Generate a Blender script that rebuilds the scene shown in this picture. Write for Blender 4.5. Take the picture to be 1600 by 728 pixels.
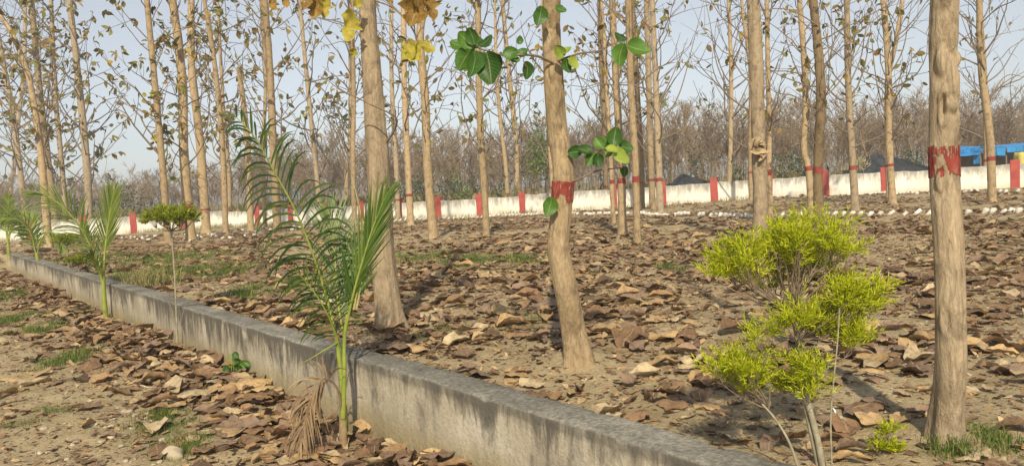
import bpy, math, random
import numpy as np
from mathutils import Vector, Matrix

random.seed(7)
RNG = np.random.default_rng(7)
for o in list(bpy.data.objects):
    bpy.data.objects.remove(o)
scene = bpy.context.scene
COL = scene.collection

# ------------------------------------------------------------------ camera
CAM_Z = 1.75
F_PX = 1250.0                      # focal length in pixels of the 1600 px photograph
PITCH = math.radians(3.39)
ROLL = math.radians(-3.03)
cam_d = bpy.data.cameras.new('camera')
cam_d.sensor_width = 36.0
cam_d.lens = 36.0 * F_PX / 1600.0
cam_d.clip_start = 0.05
cam_d.clip_end = 2000.0
cam = bpy.data.objects.new('camera', cam_d)
COL.objects.link(cam)
CAM_R = Matrix.Rotation(math.pi / 2 - PITCH, 4, 'X') @ Matrix.Rotation(ROLL, 4, 'Z')
cam.matrix_world = Matrix.Translation((0, 0, CAM_Z)) @ CAM_R
scene.camera = cam
scene.render.resolution_x = 1024
scene.render.resolution_y = 465

# ------------------------------------------------------------------ light
SUN_EL = math.radians(37)
SUN_AZ = math.radians(180)         # the sun stands behind the photographer
world = bpy.data.worlds.new('World')
scene.world = world
world.use_nodes = True
wn = world.node_tree
wn.nodes.clear()
sky = wn.nodes.new('ShaderNodeTexSky')
sky.sky_type = 'NISHITA'
sky.sun_disc = False
sky.sun_elevation = SUN_EL
sky.sun_rotation = SUN_AZ
sky.air_density = 1.0
sky.dust_density = 1.0
sky.ozone_density = 2.0
hs = wn.nodes.new('ShaderNodeHueSaturation')
hs.inputs['Saturation'].default_value = 0.36
bg = wn.nodes.new('ShaderNodeBackground')
bg.inputs['Strength'].default_value = 0.12
wo = wn.nodes.new('ShaderNodeOutputWorld')
wn.links.new(sky.outputs[0], hs.inputs['Color'])
tint = wn.nodes.new('ShaderNodeMix'); tint.data_type = 'RGBA'; tint.blend_type = 'MULTIPLY'
tint.inputs[0].default_value = 1.0; tint.inputs[7].default_value = (0.97, 0.995, 1.02, 1)
wn.links.new(hs.outputs[0], tint.inputs[6])
wn.links.new(tint.outputs[2], bg.inputs['Color'])
wn.links.new(bg.outputs[0], wo.inputs['Surface'])
sun_d = bpy.data.lights.new('sun', 'SUN')
sun_d.energy = 5.0
sun_d.angle = math.radians(0.9)
sun_d.color = (1.0, 0.88, 0.66)
sun = bpy.data.objects.new('sun', sun_d)
COL.objects.link(sun)
sun.rotation_mode = 'QUATERNION'
sun.rotation_quaternion = Vector((0.02, math.cos(SUN_EL), -math.sin(SUN_EL))).to_track_quat('-Z', 'Y')
sun.location = (0, -20, 20)
scene.view_settings.view_transform = 'Standard'
scene.view_settings.look = 'None'
scene.view_settings.exposure = 0.12
scene.view_settings.gamma = 1.0
scene.view_settings.use_curve_mapping = False

# ------------------------------------------------------------------ helpers
def lerp(a, b, t): return a + (b - a) * t
def sstep(a, b, x):
    t = np.clip((np.asarray(x, float) - a) / (b - a), 0, 1)
    return t * t * (3 - 2 * t)

def _hash(i, j, k):
    n = (i * 374761393 + j * 668265263 + k * 2147483647 * 3 + 1013904223) & 0xFFFFFFFF
    n = ((n ^ (n >> 13)) * 1274126177) & 0xFFFFFFFF
    n = (n ^ (n >> 16)) & 0xFFFFFFFF
    n = (n * 2246822519) & 0xFFFFFFFF
    return ((n ^ (n >> 15)) & 0xFFFFFF) / float(0xFFFFFF)

def vnoise(x, y, z=0.0):
    x, y, z = np.broadcast_arrays(np.asarray(x, float), np.asarray(y, float), np.asarray(z, float))
    xi, yi, zi = np.floor(x).astype(np.int64), np.floor(y).astype(np.int64), np.floor(z).astype(np.int64)
    fx, fy, fz = x - xi, y - yi, z - zi
    fx, fy, fz = fx*fx*(3-2*fx), fy*fy*(3-2*fy), fz*fz*(3-2*fz)
    r = 0
    for dx in (0, 1):
        for dy in (0, 1):
            for dz in (0, 1):
                w = (fx if dx else 1-fx) * (fy if dy else 1-fy) * (fz if dz else 1-fz)
                r = r + w * _hash(xi+dx, yi+dy, zi+dz)
    return r * 2 - 1

def fbm(x, y, z=0.0, o=3):
    r, a, s = 0, 1.0, 1.0
    for i in range(o):
        r = r + a * vnoise(np.asarray(x)*s + 17.3*i, np.asarray(y)*s - 9.1*i, np.asarray(z)*s + 5.7*i)
        a *= 0.5; s *= 2.03
    return r

# pixel of the photograph -> direction / point
R3 = np.array(CAM_R.to_3x3())
C0 = np.array([0, 0, CAM_Z])
def ray(px, py):
    v = R3 @ np.array([(px - 800.0) / F_PX, -(py - 364.0) / F_PX, -1.0])
    return v / v[1]                # per metre of depth
def at(px, py, Y): return C0 + ray(px, py) * Y
def project(P):
    q = (np.asarray(P, float) - C0) @ R3
    d = -q[..., 2]
    return 800 + F_PX * q[..., 0] / d, 364 - F_PX * q[..., 1] / d, d

# low wall line: (back top edge through photo points, top at z = 0.55)
WALL_TOP = 0.55
WALL_T = 0.25
def on_z(px, py, z):
    r = ray(px, py); t = (z - CAM_Z) / r[2]; return C0 + r * t
_a, _b = on_z(1210, 718, WALL_TOP), on_z(30, 395, WALL_TOP)
WD = (_b - _a)[:2]; WD /= np.linalg.norm(WD)           # along the wall, away from the camera
WN = np.array([WD[1], -WD[0]])                         # towards the plantation
WC = _a[:2] - WN * WALL_T / 2                          # a point on the centre line
WALL_U0 = -3.4
WALL_U1 = float(np.dot(_b[:2] - WC, WD))
def to_uv(x, y):
    dx, dy = np.asarray(x) - WC[0], np.asarray(y) - WC[1]
    return dx*WD[0] + dy*WD[1], dx*WN[0] + dy*WN[1]
def from_uv(u, v):
    return WC[0] + u*WD[0] + v*WN[0], WC[1] + u*WD[1] + v*WN[1]

def base_h(x, y):
    x = np.asarray(x, float); y = np.asarray(y, float)
    u, v = to_uv(x, y)
    left = 1 - sstep(-4, 24, x)
    orch = 0.48 - 0.62 * sstep(16, 60, y) * left - 0.10*sstep(16, 45, y)*(1-left)
    orch = orch + 0.05 * fbm(x*0.35, y*0.35, 3.0, 2) * sstep(0.3, 2.0, v)
    orch = orch + 0.16*np.exp(-(((x-11.0)/4.5)**2 + ((y-39.5)/2.2)**2))
    path = 0.0 + 0.05 * fbm(x*0.5, y*0.5, 8.0, 2) + 0.03*np.exp(-((v+0.1)/0.45)**2)
    path = path + (orch - path) * sstep(WALL_U1-1, WALL_U1+6, u)
    s = sstep(-0.06, 0.06, v)
    return path*(1-s) + orch*s
MOUNDS = []
def H(x, y):
    x = np.asarray(x, float); y = np.asarray(y, float)
    m = 0
    for (mx, my, mr, mh) in MOUNDS: m = m + mh*np.exp(-((x-mx)**2+(y-my)**2)/mr**2)
    return m + base_h(x, y) + 0.018*fbm(x*2.1, y*2.1, 1.0, 2) + 0.007*fbm(x*9, y*9, 2.0, 2)
def ground_at(px, py):
    r = ray(px, py); lo = 1.5
    ys = np.geomspace(1.5, 200, 1500)
    P = C0[None] + ys[:, None]*r[None]
    d = P[:, 2] - H(P[:, 0], P[:, 1])
    i = int(np.argmax(d < 0)) if (d < 0).any() else len(ys)-1
    t = d[i-1]/(d[i-1]-d[i]+1e-9)
    Y = lerp(ys[i-1], ys[i], t)
    p = C0 + r*Y
    p[2] = float(H(p[0], p[1]))
    return p

for px, py, mr, mh in ((903,566,.30,.06), (610,512,.34,.05), (1477,684,.22,.05), (1187,376,.4,.06), (677,372,.4,.06), (760,372,.4,.05), (990,376,.5,.06), (1280,357,.4,.06)):
    p_ = ground_at(px, py); MOUNDS.append((p_[0], p_[1]+.04, mr, mh))
# ---- mesh collecting
class MB:
    def __init__(s): s.V=[]; s.F4=[]; s.F3=[]; s.UV4=[]; s.UV3=[]; s.n=0
    def add(s, V, F, uv=None):
        V = np.asarray(V, float).reshape(-1, 3); F = np.asarray(F, np.int64)
        s.V.append(V)
        (s.F4 if F.shape[1]==4 else s.F3).append(F + s.n)
        if uv is not None:
            (s.UV4 if F.shape[1]==4 else s.UV3).append(np.asarray(uv)[F].reshape(-1, 2))
        s.n += len(V)
    def mesh(s, name, smooth=True):
        me = bpy.data.meshes.new(name)
        V = np.concatenate(s.V) if s.V else np.zeros((0,3))
        f4 = np.concatenate(s.F4) if s.F4 else np.zeros((0,4), np.int64)
        f3 = np.concatenate(s.F3) if s.F3 else np.zeros((0,3), np.int64)
        me.vertices.add(len(V)); me.vertices.foreach_set('co', V.astype(np.float32).ravel())
        nl = f4.size + f3.size
        me.loops.add(nl); me.loops.foreach_set('vertex_index', np.concatenate([f4.ravel(), f3.ravel()]).astype(np.int32))
        nf = len(f4)+len(f3)
        me.polygons.add(nf)
        st = np.concatenate([np.arange(len(f4))*4, len(f4)*4+np.arange(len(f3))*3]).astype(np.int32)
        me.polygons.foreach_set('loop_start', st)
        me.polygons.foreach_set('use_smooth', np.full(nf, smooth))
        if s.UV4 or s.UV3:
            uv = np.concatenate(s.UV4 + s.UV3)
            if len(uv) == nl:
                l = me.uv_layers.new(name='UVMap'); l.data.foreach_set('uv', uv.astype(np.float32).ravel())
        me.update(calc_edges=True); me.validate()
        return me
    def build(s, name, mat, parent=None, smooth=True):
        return link(name, s.mesh(name, smooth), mat, parent)

def link(name, me, mat=None, parent=None):
    if mat is not None and not me.materials: me.materials.append(mat)
    o = bpy.data.objects.new(name, me); COL.objects.link(o)
    if parent is not None: o.parent = parent
    return o
def empty(name, loc, label, cat, group=None):
    o = bpy.data.objects.new(name, None); COL.objects.link(o); o.location = [float(c) for c in loc]
    o.empty_display_size = 0.1
    return tag(o, label, cat, group)
def tag(o, label, cat=None, group=None, kind=None):
    if label: o['label'] = label
    if cat: o['category'] = cat
    if group: o['group'] = group
    if kind: o['kind'] = kind
    return o

def grid_faces(nu, nv, wrap=False):
    i = np.arange(nu-1)[:, None]; j = np.arange(nv if wrap else nv-1)[None]
    j2 = (j+1) % nv
    return np.stack([i*nv+j, i*nv+j2, (i+1)*nv+j2, (i+1)*nv+j], -1).reshape(-1, 4)

def catmull(P, n):
    P = np.asarray(P, float); m = len(P)
    if m == 2: return P[0] + np.linspace(0, 1, n)[:, None]*(P[1]-P[0])
    Q = np.vstack([2*P[0]-P[1], P, 2*P[-1]-P[-2]])
    seg = np.linalg.norm(np.diff(P, axis=0), axis=1); c = np.concatenate([[0], np.cumsum(seg)])
    t = np.linspace(0, c[-1], n); i = np.clip(np.searchsorted(c, t, side='right')-1, 0, m-2)
    f = ((t-c[i])/np.maximum(seg[i], 1e-9))[:, None]
    p0, p1, p2, p3 = Q[i], Q[i+1], Q[i+2], Q[i+3]
    return 0.5*((2*p1) + (p2-p0)*f + (2*p0-5*p1+4*p2-p3)*f**2 + (3*p1-p0-3*p2+p3)*f**3)

def frames(P):
    T = np.gradient(P, axis=0); T /= np.linalg.norm(T, axis=1)[:, None] + 1e-12
    ref = np.array([0, -1.0, 0]) if abs(T[0][1]) < 0.85 else np.array([1.0, 0, 0])
    N = ref[None] - (T@ref)[:, None]*T; N /= np.linalg.norm(N, axis=1)[:, None] + 1e-12
    return T, N, np.cross(T, N)

def tube(mb, P, r, sides=6, rfun=None, cap=True):
    P = np.asarray(P, float); n = len(P)
    r = np.broadcast_to(np.asarray(r, float), (n,))
    T, N, B = frames(P)
    a = np.arange(sides)*2*math.pi/sides
    rr = r[:, None]*np.ones(sides)[None]
    if rfun is not None: rr = rfun(np.arange(n)[:, None], a[None], rr)
    V = P[:, None] + rr[..., None]*(np.cos(a)[None, :, None]*N[:, None] + np.sin(a)[None, :, None]*B[:, None])
    mb.add(V.reshape(-1, 3), grid_faces(n, sides, True))
    if cap:
        k = mb.n
        Vc = np.vstack([V[-1], P[-1]+T[-1]*r[-1]*0.5])
        mb.add(Vc, [[i, (i+1) % sides, sides] for i in range(sides)])

def box(mb, c, s, rot=None, jit=0):
    c = np.asarray(c, float); h = np.asarray(s, float)/2
    V = np.array([[x, y, z] for x in (-1, 1) for y in (-1, 1) for z in (-1, 1)], float)*h
    if jit: V = V + RNG.uniform(-jit, jit, V.shape)
    if rot is not None: V = V @ np.array(rot).T
    mb.add(V + c, [[0,1,3,2],[4,6,7,5],[0,4,5,1],[2,3,7,6],[0,2,6,4],[1,5,7,3]])

def rotz(a): c, s = math.cos(a), math.sin(a); return np.array([[c,-s,0],[s,c,0],[0,0,1]])
def rotx(a): c, s = math.cos(a), math.sin(a); return np.array([[1,0,0],[0,c,-s],[0,s,c]])
def roty(a): c, s = math.cos(a), math.sin(a); return np.array([[c,0,s],[0,1,0],[-s,0,c]])

# ------------------------------------------------------------------ materials
class Mat:
    def __init__(s, name, rough=0.85, spec=0.25):
        s.m = bpy.data.materials.new(name); s.m.use_nodes = True
        s.t = s.m.node_tree; s.b = s.t.nodes['Principled BSDF']
        s.b.inputs['Roughness'].default_value = rough
        s.b.inputs['Specular IOR Level'].default_value = spec
    def n(s, typ, **kw):
        nd = s.t.nodes.new(typ)
        for k, v in kw.items(): setattr(nd, k, v)
        return nd
    def l(s, a, b): s.t.links.new(a, b)
    def coord(s, kind='Object', scale=(1,1,1)):
        if kind == 'Position': src = s.n('ShaderNodeNewGeometry').outputs['Position']
        else: src = s.n('ShaderNodeTexCoord').outputs[kind]
        mp = s.n('ShaderNodeMapping'); mp.inputs['Scale'].default_value = scale
        s.l(src, mp.inputs['Vector']); return mp.outputs[0]
    def noise(s, vec, scale, detail=4, rough=0.55, dist=0.0):
        nd = s.n('ShaderNodeTexNoise'); nd.inputs['Scale'].default_value = scale
        nd.inputs['Detail'].default_value = detail; nd.inputs['Roughness'].default_value = rough
        nd.inputs['Distortion'].default_value = dist
        s.l(vec, nd.inputs['Vector']); return nd.outputs['Fac']
    def ramp(s, fac, stops, interp='LINEAR'):
        nd = s.n('ShaderNodeValToRGB'); cr = nd.color_ramp; cr.interpolation = interp
        while len(cr.elements) < len(stops): cr.elements.new(0.5)
        for e, (p, c) in zip(cr.elements, stops):
            e.position = p; e.color = (*c, 1) if len(c) == 3 else c
        s.l(fac, nd.inputs[0]); return nd.outputs[0]
    def mix(s, fac, a, b, blend='MIX'):
        nd = s.n('ShaderNodeMix', data_type='RGBA', blend_type=blend)
        for sock, v in ((nd.inputs[0], fac), (nd.inputs[6], a), (nd.inputs[7], b)):
            if hasattr(v, 'node'): s.l(v, sock)
            elif isinstance(v, (int, float)): sock.default_value = v
            else: sock.default_value = (*v, 1)
        return nd.outputs[2]
    def math(s, op, a, b=0.0, c=0.0):
        nd = s.n('ShaderNodeMath', operation=op)
        for sock, v in zip(nd.inputs, (a, b, c)):
            if hasattr(v, 'node'): s.l(v, sock)
            else: sock.default_value = v
        return nd.outputs[0]
    def xyz(s, vec):
        nd = s.n('ShaderNodeSeparateXYZ'); s.l(vec, nd.inputs[0]); return nd.outputs
    def bump(s, h, strength=0.5, dist=0.01):
        nd = s.n('ShaderNodeBump'); nd.inputs['Strength'].default_value = strength
        nd.inputs['Distance'].default_value = dist
        s.l(h, nd.inputs['Height']); s.l(nd.outputs[0], s.b.inputs['Normal'])
    def color(s, c):
        if hasattr(c, 'node'): s.l(c, s.b.inputs['Base Color'])
        else: s.b.inputs['Base Color'].default_value = (*c, 1)
    def trans(s, col, fac):
        tr = s.n('ShaderNodeBsdfTranslucent'); mx = s.n('ShaderNodeMixShader'); mx.inputs[0].default_value = fac
        if hasattr(col, 'node'): s.l(col, tr.inputs[0])
        else: tr.inputs[0].default_value = (*col, 1)
        out = s.t.nodes['Material Output']
        s.l(s.b.outputs[0], mx.inputs[1]); s.l(tr.outputs[0], mx.inputs[2]); s.l(mx.outputs[0], out.inputs['Surface'])

def mat_soil():
    m = Mat('dry_soil', 0.95, 0.1)
    v = m.coord('Position')
    n1 = m.noise(v, 0.55, 5, 0.6); n2 = m.noise(v, 5, 6, 0.65); n3 = m.noise(v, 38, 5, 0.7)
    c = m.ramp(n1, [(0.3, (0.30,0.235,0.135)), (0.5, (0.42,0.335,0.20)), (0.7, (0.52,0.43,0.27))])
    c2 = m.ramp(n2, [(0.3, (0.20,0.15,0.085)), (0.5, (0.40,0.315,0.19)), (0.75, (0.55,0.46,0.30))])
    c = m.mix(0.55, c, c2)
    c3 = m.ramp(n3, [(0.30, (0.45,0.40,0.34)), (0.46, (0.9,0.9,0.9)), (0.7, (1.12,1.1,1.05))])
    c = m.mix(0.8, c, c3, 'MULTIPLY')
    at_ = m.n('ShaderNodeAttribute'); at_.attribute_name = 'grassy'
    g = m.ramp(n2, [(0.35, (0.10,0.10,0.035)), (0.65, (0.21,0.18,0.075))])
    mk = m.math('MULTIPLY', at_.outputs['Fac'], m.ramp(n3, [(0.35,(0.5,0.5,0.5)),(0.6,(1,1,1))]))
    c = m.mix(mk, c, g)
    m.color(c)
    h = m.math('ADD', m.math('MULTIPLY', n2, 0.7), m.math('MULTIPLY', n3, 0.5))
    m.bump(h, 1.0, 0.035)
    return m.m

def mat_bark(name, dark=0.0, sat=1.0):
    m = Mat(name, 0.9, 0.12)
    v = m.coord('Object', (1, 1, 0.22))
    v2 = m.coord('Object')
    oi = m.n('ShaderNodeObjectInfo')
    n1 = m.noise(v, 40, 7, 0.72, 1.1); n2 = m.noise(v2, 5.5, 5, 0.65, 0.6); n3 = m.noise(v, 150, 3, 0.6)
    k = 1 - dark
    c = m.ramp(n1, [(0.25, (0.12*k,0.085*k,0.05*k)), (0.42, (0.32*k,0.232*k,0.13*k)), (0.58, (0.42*k,0.312*k,0.18*k)), (0.75, (0.56*k,0.45*k,0.29*k))])
    pt = m.ramp(n2, [(0.32, (0.40,0.37,0.34)), (0.47, (0.95,0.95,0.95)), (0.70, (1.2,1.16,1.08))])
    c = m.mix(0.75, c, pt, 'MULTIPLY')
    hv = m.n('ShaderNodeHueSaturation'); m.l(c, hv.inputs['Color'])
    m.l(m.math('MULTIPLY_ADD', oi.outputs['Random'], 0.35, 0.84), hv.inputs['Value'])
    hv.inputs['Saturation'].default_value = sat
    m.color(hv.outputs[0])
    m.bump(m.math('ADD', m.math('ADD', n1, m.math('MULTIPLY', n2, 1.2)), m.math('MULTIPLY', n3, 0.4)), 1.0, 0.012)
    return m.m

def mat_plain(name, c0, c1, scale=6, rough=0.85, spec=0.2, bump=0.3, coord='Object', detail=4, trans=None):
    m = Mat(name, rough, spec)
    v = m.coord(coord)
    n = m.noise(v, scale, detail, 0.6)
    c = m.ramp(n, [(0.3, c0), (0.7, c1)])
    m.color(c)
    if bump: m.bump(n, bump, 0.01)
    if trans: m.trans(c, trans)
    return m.m

def leaf_shader(name, stops, source='island', rough=0.7, spec=0.2, trans=0.15, veins=True, patch=0.6, bump=0.8):
    m = Mat(name, rough, spec)
    if source == 'island': r = m.n('ShaderNodeNewGeometry').outputs['Random Per Island']
    else: r = m.n('ShaderNodeObjectInfo').outputs['Random']
    c = m.ramp(r, stops)
    v = m.coord('Position')
    n = m.noise(v, 26, 4, 0.65)
    c = m.mix(patch, c, m.ramp(n, [(0.32, (0.32,0.28,0.27)), (0.52, (1,1,1)), (0.75, (1.3,1.25,1.12))]), 'MULTIPLY')
    if veins:
        uv = m.n('ShaderNodeTexCoord').outputs['UV']
        x = m.xyz(uv)
        a = m.math('ABSOLUTE', m.math('SUBTRACT', x[0], 0.5))
        rib = m.math('LESS_THAN', a, 0.022)
        sv = m.math('FRACT', m.math('MULTIPLY', m.math('SUBTRACT', x[1], m.math('MULTIPLY', a, 0.55)), 9.0))
        vein = m.math('LESS_THAN', sv, 0.10)
        lines = m.math('MAXIMUM', rib, m.math('MULTIPLY', vein, 0.55))
        c = m.mix(m.math('MULTIPLY', lines, 0.35), c, (0.55,0.46,0.30))
        m.bump(m.math('ADD', m.math('MULTIPLY', n, 0.8), m.math('MULTIPLY', lines, 0.35)), bump, 0.012)
    m.color(c)
    if trans: m.trans(c, trans)
    return m.m

def mat_concrete():
    m = Mat('weathered_concrete', 0.92, 0.15)
    v = m.coord('Position'); vs = m.coord('Position', (1, 1, 0.28))
    P = m.xyz(m.n('ShaderNodeNewGeometry').outputs['Position'])
    Nn = m.xyz(m.n('ShaderNodeNewGeometry').outputs['Normal'])
    n1 = m.noise(v, 2.2, 5, 0.6); n2 = m.noise(v, 34, 5, 0.7); st = m.noise(vs, 6, 6, 0.7, 0.8); big = m.noise(v, 0.9, 3, 0.5)
    face = m.ramp(n1, [(0.3, (0.31,0.265,0.19)), (0.5, (0.45,0.395,0.295)), (0.72, (0.56,0.51,0.41))])
    # soot and lichen washed down from the cap
    hgt = m.math('MULTIPLY_ADD', P[2], 1/0.55, 0.0)
    reach = m.math('ADD', m.math('SUBTRACT', hgt, 1.0), m.math('MULTIPLY', m.math('SUBTRACT', st, 0.30), m.math('MULTIPLY_ADD', big, 6.0, -0.9)))
    dk = m.ramp(reach, [(0.0, (0,0,0)), (0.35, (1,1,1))])
    face = m.mix(m.math('MULTIPLY', dk, 0.85), face, (0.085,0.078,0.066))
    lip = m.ramp(m.math('ADD', hgt, m.math('MULTIPLY', n2, 0.16)), [(0.96,(0,0,0)),(1.04,(1,1,1))])
    face = m.mix(m.math('MULTIPLY', lip, 0.5), face, (0.10,0.092,0.078))
    ds = m.ramp(m.math('ADD', st, m.math('MULTIPLY', big, 0.4)), [(0.62,(0,0,0)),(0.85,(1,1,1))])
    face = m.mix(m.math('MULTIPLY', ds, 0.5), face, (0.12,0.11,0.095))
    low = m.ramp(m.math('SUBTRACT', hgt, m.math('MULTIPLY', n1, 0.5)), [(0.0,(1,1,1)),(0.22,(0,0,0))])
    face = m.mix(m.math('MULTIPLY', low, 0.6), face, (0.30,0.235,0.11))
    top = m.ramp(m.math('ADD', m.math('MULTIPLY', n2, 0.5), m.math('MULTIPLY', n1, 0.5)), [(0.3, (0.08,0.074,0.062)), (0.5, (0.20,0.188,0.158)), (0.68, (0.38,0.355,0.30))])
    tm = m.ramp(Nn[2], [(0.35,(0,0,0)),(0.75,(1,1,1))])
    c = m.mix(tm, face, top)
    c = m.mix(0.5, c, m.ramp(n2, [(0.3,(0.6,0.6,0.6)),(0.55,(1,1,1)),(0.75,(1.15,1.15,1.12))]), 'MULTIPLY')
    m.color(c); m.bump(m.math('ADD', n2, m.math('MULTIPLY', n1, 0.5)), 0.7, 0.012)
    return m.m

def mat_whitewash():
    m = Mat('whitewashed_plaster', 0.9, 0.15)
    v = m.coord('Position'); vs = m.coord('Position', (1,1,0.25)); o = m.xyz(m.n('ShaderNodeTexCoord').outputs['Object'])
    n1 = m.noise(v, 1.1, 5, 0.65); n2 = m.noise(vs, 5, 5, 0.7)
    c = m.ramp(n1, [(0.3, (0.66,0.62,0.53)), (0.6, (0.80,0.775,0.70))])
    topd = m.math('ADD', m.math('MULTIPLY', o[2], 0.95), m.math('MULTIPLY', m.math('SUBTRACT', n2, 0.5), 1.7))
    c = m.mix(m.math('MULTIPLY', m.ramp(topd, [(0.58,(0,0,0)),(1.2,(1,1,1))]), 0.75), c, (0.20,0.185,0.16))
    lowd = m.math('SUBTRACT', m.math('MULTIPLY', n2, 0.7), o[2])
    c = m.mix(m.math('MULTIPLY', m.ramp(lowd, [(0.0,(0,0,0)),(0.35,(1,1,1))]), 0.5), c, (0.42,0.36,0.22))
    m.color(c); m.bump(n2, 0.3, 0.01)
    return m.m

M_SOIL = mat_soil()
M_BARKG = mat_bark('greyish_bark', 0.10, 0.84); M_BARK = mat_bark('pale_bark', 0.0, 0.96); M_BARKD = mat_bark('dark_bark', 0.42)
M_TWIG = mat_plain('twig_bark', (0.13,0.095,0.065), (0.27,0.21,0.15), 30, bump=0)
M_GREYTWIG = mat_plain('grey_forest_bark', (0.19,0.135,0.085), (0.36,0.27,0.175), 3, bump=0, coord='Position')
M_GREYTWIG2 = mat_plain('dark_forest_bark', (0.12,0.085,0.055), (0.24,0.175,0.115), 3, bump=0, coord='Position')
def mat_band():
    m = Mat('worn_red_paint', 0.8, 0.15); v = m.coord('Object'); vs = m.coord('Object', (1, 1, .3))
    a = m.noise(v, 14, 4, .6); w = m.noise(vs, 55, 6, .7)
    c = m.ramp(a, [(0.3, (0.17,0.030,0.025)), (0.7, (0.29,0.060,0.048))])
    c = m.mix(m.ramp(w, [(0.54, (0,0,0)), (0.70, (.75,.75,.75))]), c, (0.34,0.215,0.13))
    m.color(c); m.bump(w, .8, .01); return m.m
M_BAND = mat_band()
M_POST = mat_plain('faded_red_paint', (0.32,0.060,0.05), (0.44,0.095,0.08), 3, 0.8, 0.2, 0.15, 'Position')
M_WHITE = mat_whitewash()
M_BRICK = mat_plain('whitewashed_brick', (0.42,0.37,0.30), (0.80,0.77,0.70), 5, 0.9, 0.1, 0.3, 'Position')
M_CONC = mat_concrete()
DRY = {'tan': (0.47,0.32,0.16), 'sand': (0.52,0.41,0.25), 'brown': (0.235,0.142,0.08), 'mauve': (0.285,0.195,0.135)}
def dk(c, k): return tuple(min(1, x*k) for x in c)
M_DRY = {k: leaf_shader('dry_leaf_'+k, [(0.0, dk(c, 0.75)), (1.0, dk(c, 1.15))], 'object', trans=0.08) for k, c in DRY.items()}
LIT = [(0.0, (0.10,0.062,0.04)), (0.16, dk(DRY['brown'], 0.95)), (0.36, dk(DRY['mauve'], 0.92)), (0.54, (0.27,0.165,0.092)), (0.70, (0.36,0.23,0.12)), (0.80, DRY['tan']), (0.93, (0.46,0.34,0.20)), (1.0, DRY['sand'])]
M_LITTER = leaf_shader('leaf_litter', LIT, 'island', trans=0.08)
M_CRUMB = leaf_shader('leaf_crumbs', LIT, 'island', trans=0.0, veins=False)
M_CROWN = leaf_shader('sparse_teak_leaves', [(0.0,(0.13,0.14,0.035)),(0.3,(0.21,0.20,0.05)),(0.55,(0.27,0.23,0.07)),(0.75,(0.20,0.12,0.05)),(0.9,(0.36,0.25,0.05)),(1.0,(0.45,0.33,0.05))], 'island', 0.6, 0.3, 0.3, False)
M_GREENLEAF = leaf_shader('broad_green_leaf', [(0.0,(0.02,0.07,0.008)),(0.5,(0.04,0.125,0.011)),(1.0,(0.085,0.20,0.018))], 'object', 0.45, 0.3, 0.25, True, 0.25, 0.25)
M_LIMELEAF = leaf_shader('lime_leaf', [(0.0,(0.24,0.34,0.035)),(1.0,(0.34,0.42,0.05))], 'object', 0.5, 0.35, 0.35, True, 0.3, 0.25)
M_YELLOW = leaf_shader('yellowing_leaf', [(0.0,(0.40,0.36,0.045)),(1.0,(0.50,0.42,0.06))], 'object', 0.6, 0.25, 0.35, True, 0.5, 0.4)
M_OCHRE = leaf_shader('withered_ochre_leaf', [(0.0,(0.25,0.15,0.035)),(1.0,(0.34,0.21,0.05))], 'object', 0.7, 0.2, 0.3, True, 0.6, 0.5)
M_PALM = leaf_shader('palm_leaflet', [(0.0,(0.035,0.075,0.012)),(0.6,(0.075,0.14,0.020)),(1.0,(0.15,0.21,0.035))], 'object', 0.4, 0.4, 0.22, False, 0.2)
M_PALMDK = leaf_shader('old_palm_leaflet', [(0.0,(0.022,0.05,0.010)),(0.6,(0.045,0.085,0.016)),(1.0,(0.085,0.125,0.025))], 'object', 0.42, 0.4, 0.18, False, 0.25)
M_PALM2 = leaf_shader('palm_leaflets', [(0.0,(0.09,0.14,0.022)),(0.6,(0.16,0.21,0.035)),(1.0,(0.26,0.29,0.06))], 'island', 0.45, 0.35, 0.25, False, 0.2)
M_PALMDRY = leaf_shader('dead_palm_leaflet', [(0.0,(0.16,0.105,0.06)),(1.0,(0.34,0.245,0.145))], 'island', 0.8, 0.1, 0.1, False, 0.4)
M_PALMTAN = leaf_shader('palm_spear', [(0.0,(0.40,0.32,0.13)),(1.0,(0.5,0.40,0.18))], 'island', 0.6, 0.2, 0.2, False, 0.3)
M_STALK = mat_plain('green_palm_stalk', (0.15,0.20,0.03), (0.30,0.33,0.06), 9, 0.5, 0.35, 0.1)
M_LIME = leaf_shader('golden_green_needles', [(0.0,(0.20,0.25,0.012)),(0.35,(0.40,0.47,0.014)),(0.88,(0.58,0.60,0.025)),(1.0,(0.45,0.36,0.06))], 'island', 0.55, 0.25, 0.35, False, 0.15)
M_TOPI = leaf_shader('topiary_leaves', [(0.0,(0.13,0.16,0.015)),(0.5,(0.23,0.28,0.025)),(1.0,(0.38,0.40,0.04))], 'island', 0.55, 0.25, 0.3, False, 0.2)
M_EVER = leaf_shader('evergreen_leaves', [(0.0,(0.025,0.045,0.015)),(0.6,(0.05,0.085,0.025)),(1.0,(0.10,0.14,0.04))], 'island', 0.6, 0.25, 0.15, False, 0.3)
M_VINE = leaf_shader('climber_leaves', [(0.0,(0.07,0.13,0.02)),(0.6,(0.13,0.21,0.035)),(1.0,(0.22,0.29,0.06))], 'island', 0.6, 0.25, 0.2, False, 0.3)
M_GRASS = leaf_shader('grass_blades', [(0.0,(0.06,0.115,0.02)),(0.5,(0.11,0.18,0.03)),(0.8,(0.20,0.22,0.06)),(1.0,(0.35,0.29,0.12))], 'island', 0.6, 0.2, 0.25, False, 0.2)
M_DRYGRASS = leaf_shader('dry_grass_blades', [(0.0,(0.17,0.19,0.06)),(0.5,(0.26,0.23,0.09)),(1.0,(0.40,0.33,0.17))], 'island', 0.7, 0.15, 0.2, False, 0.2)
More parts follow.
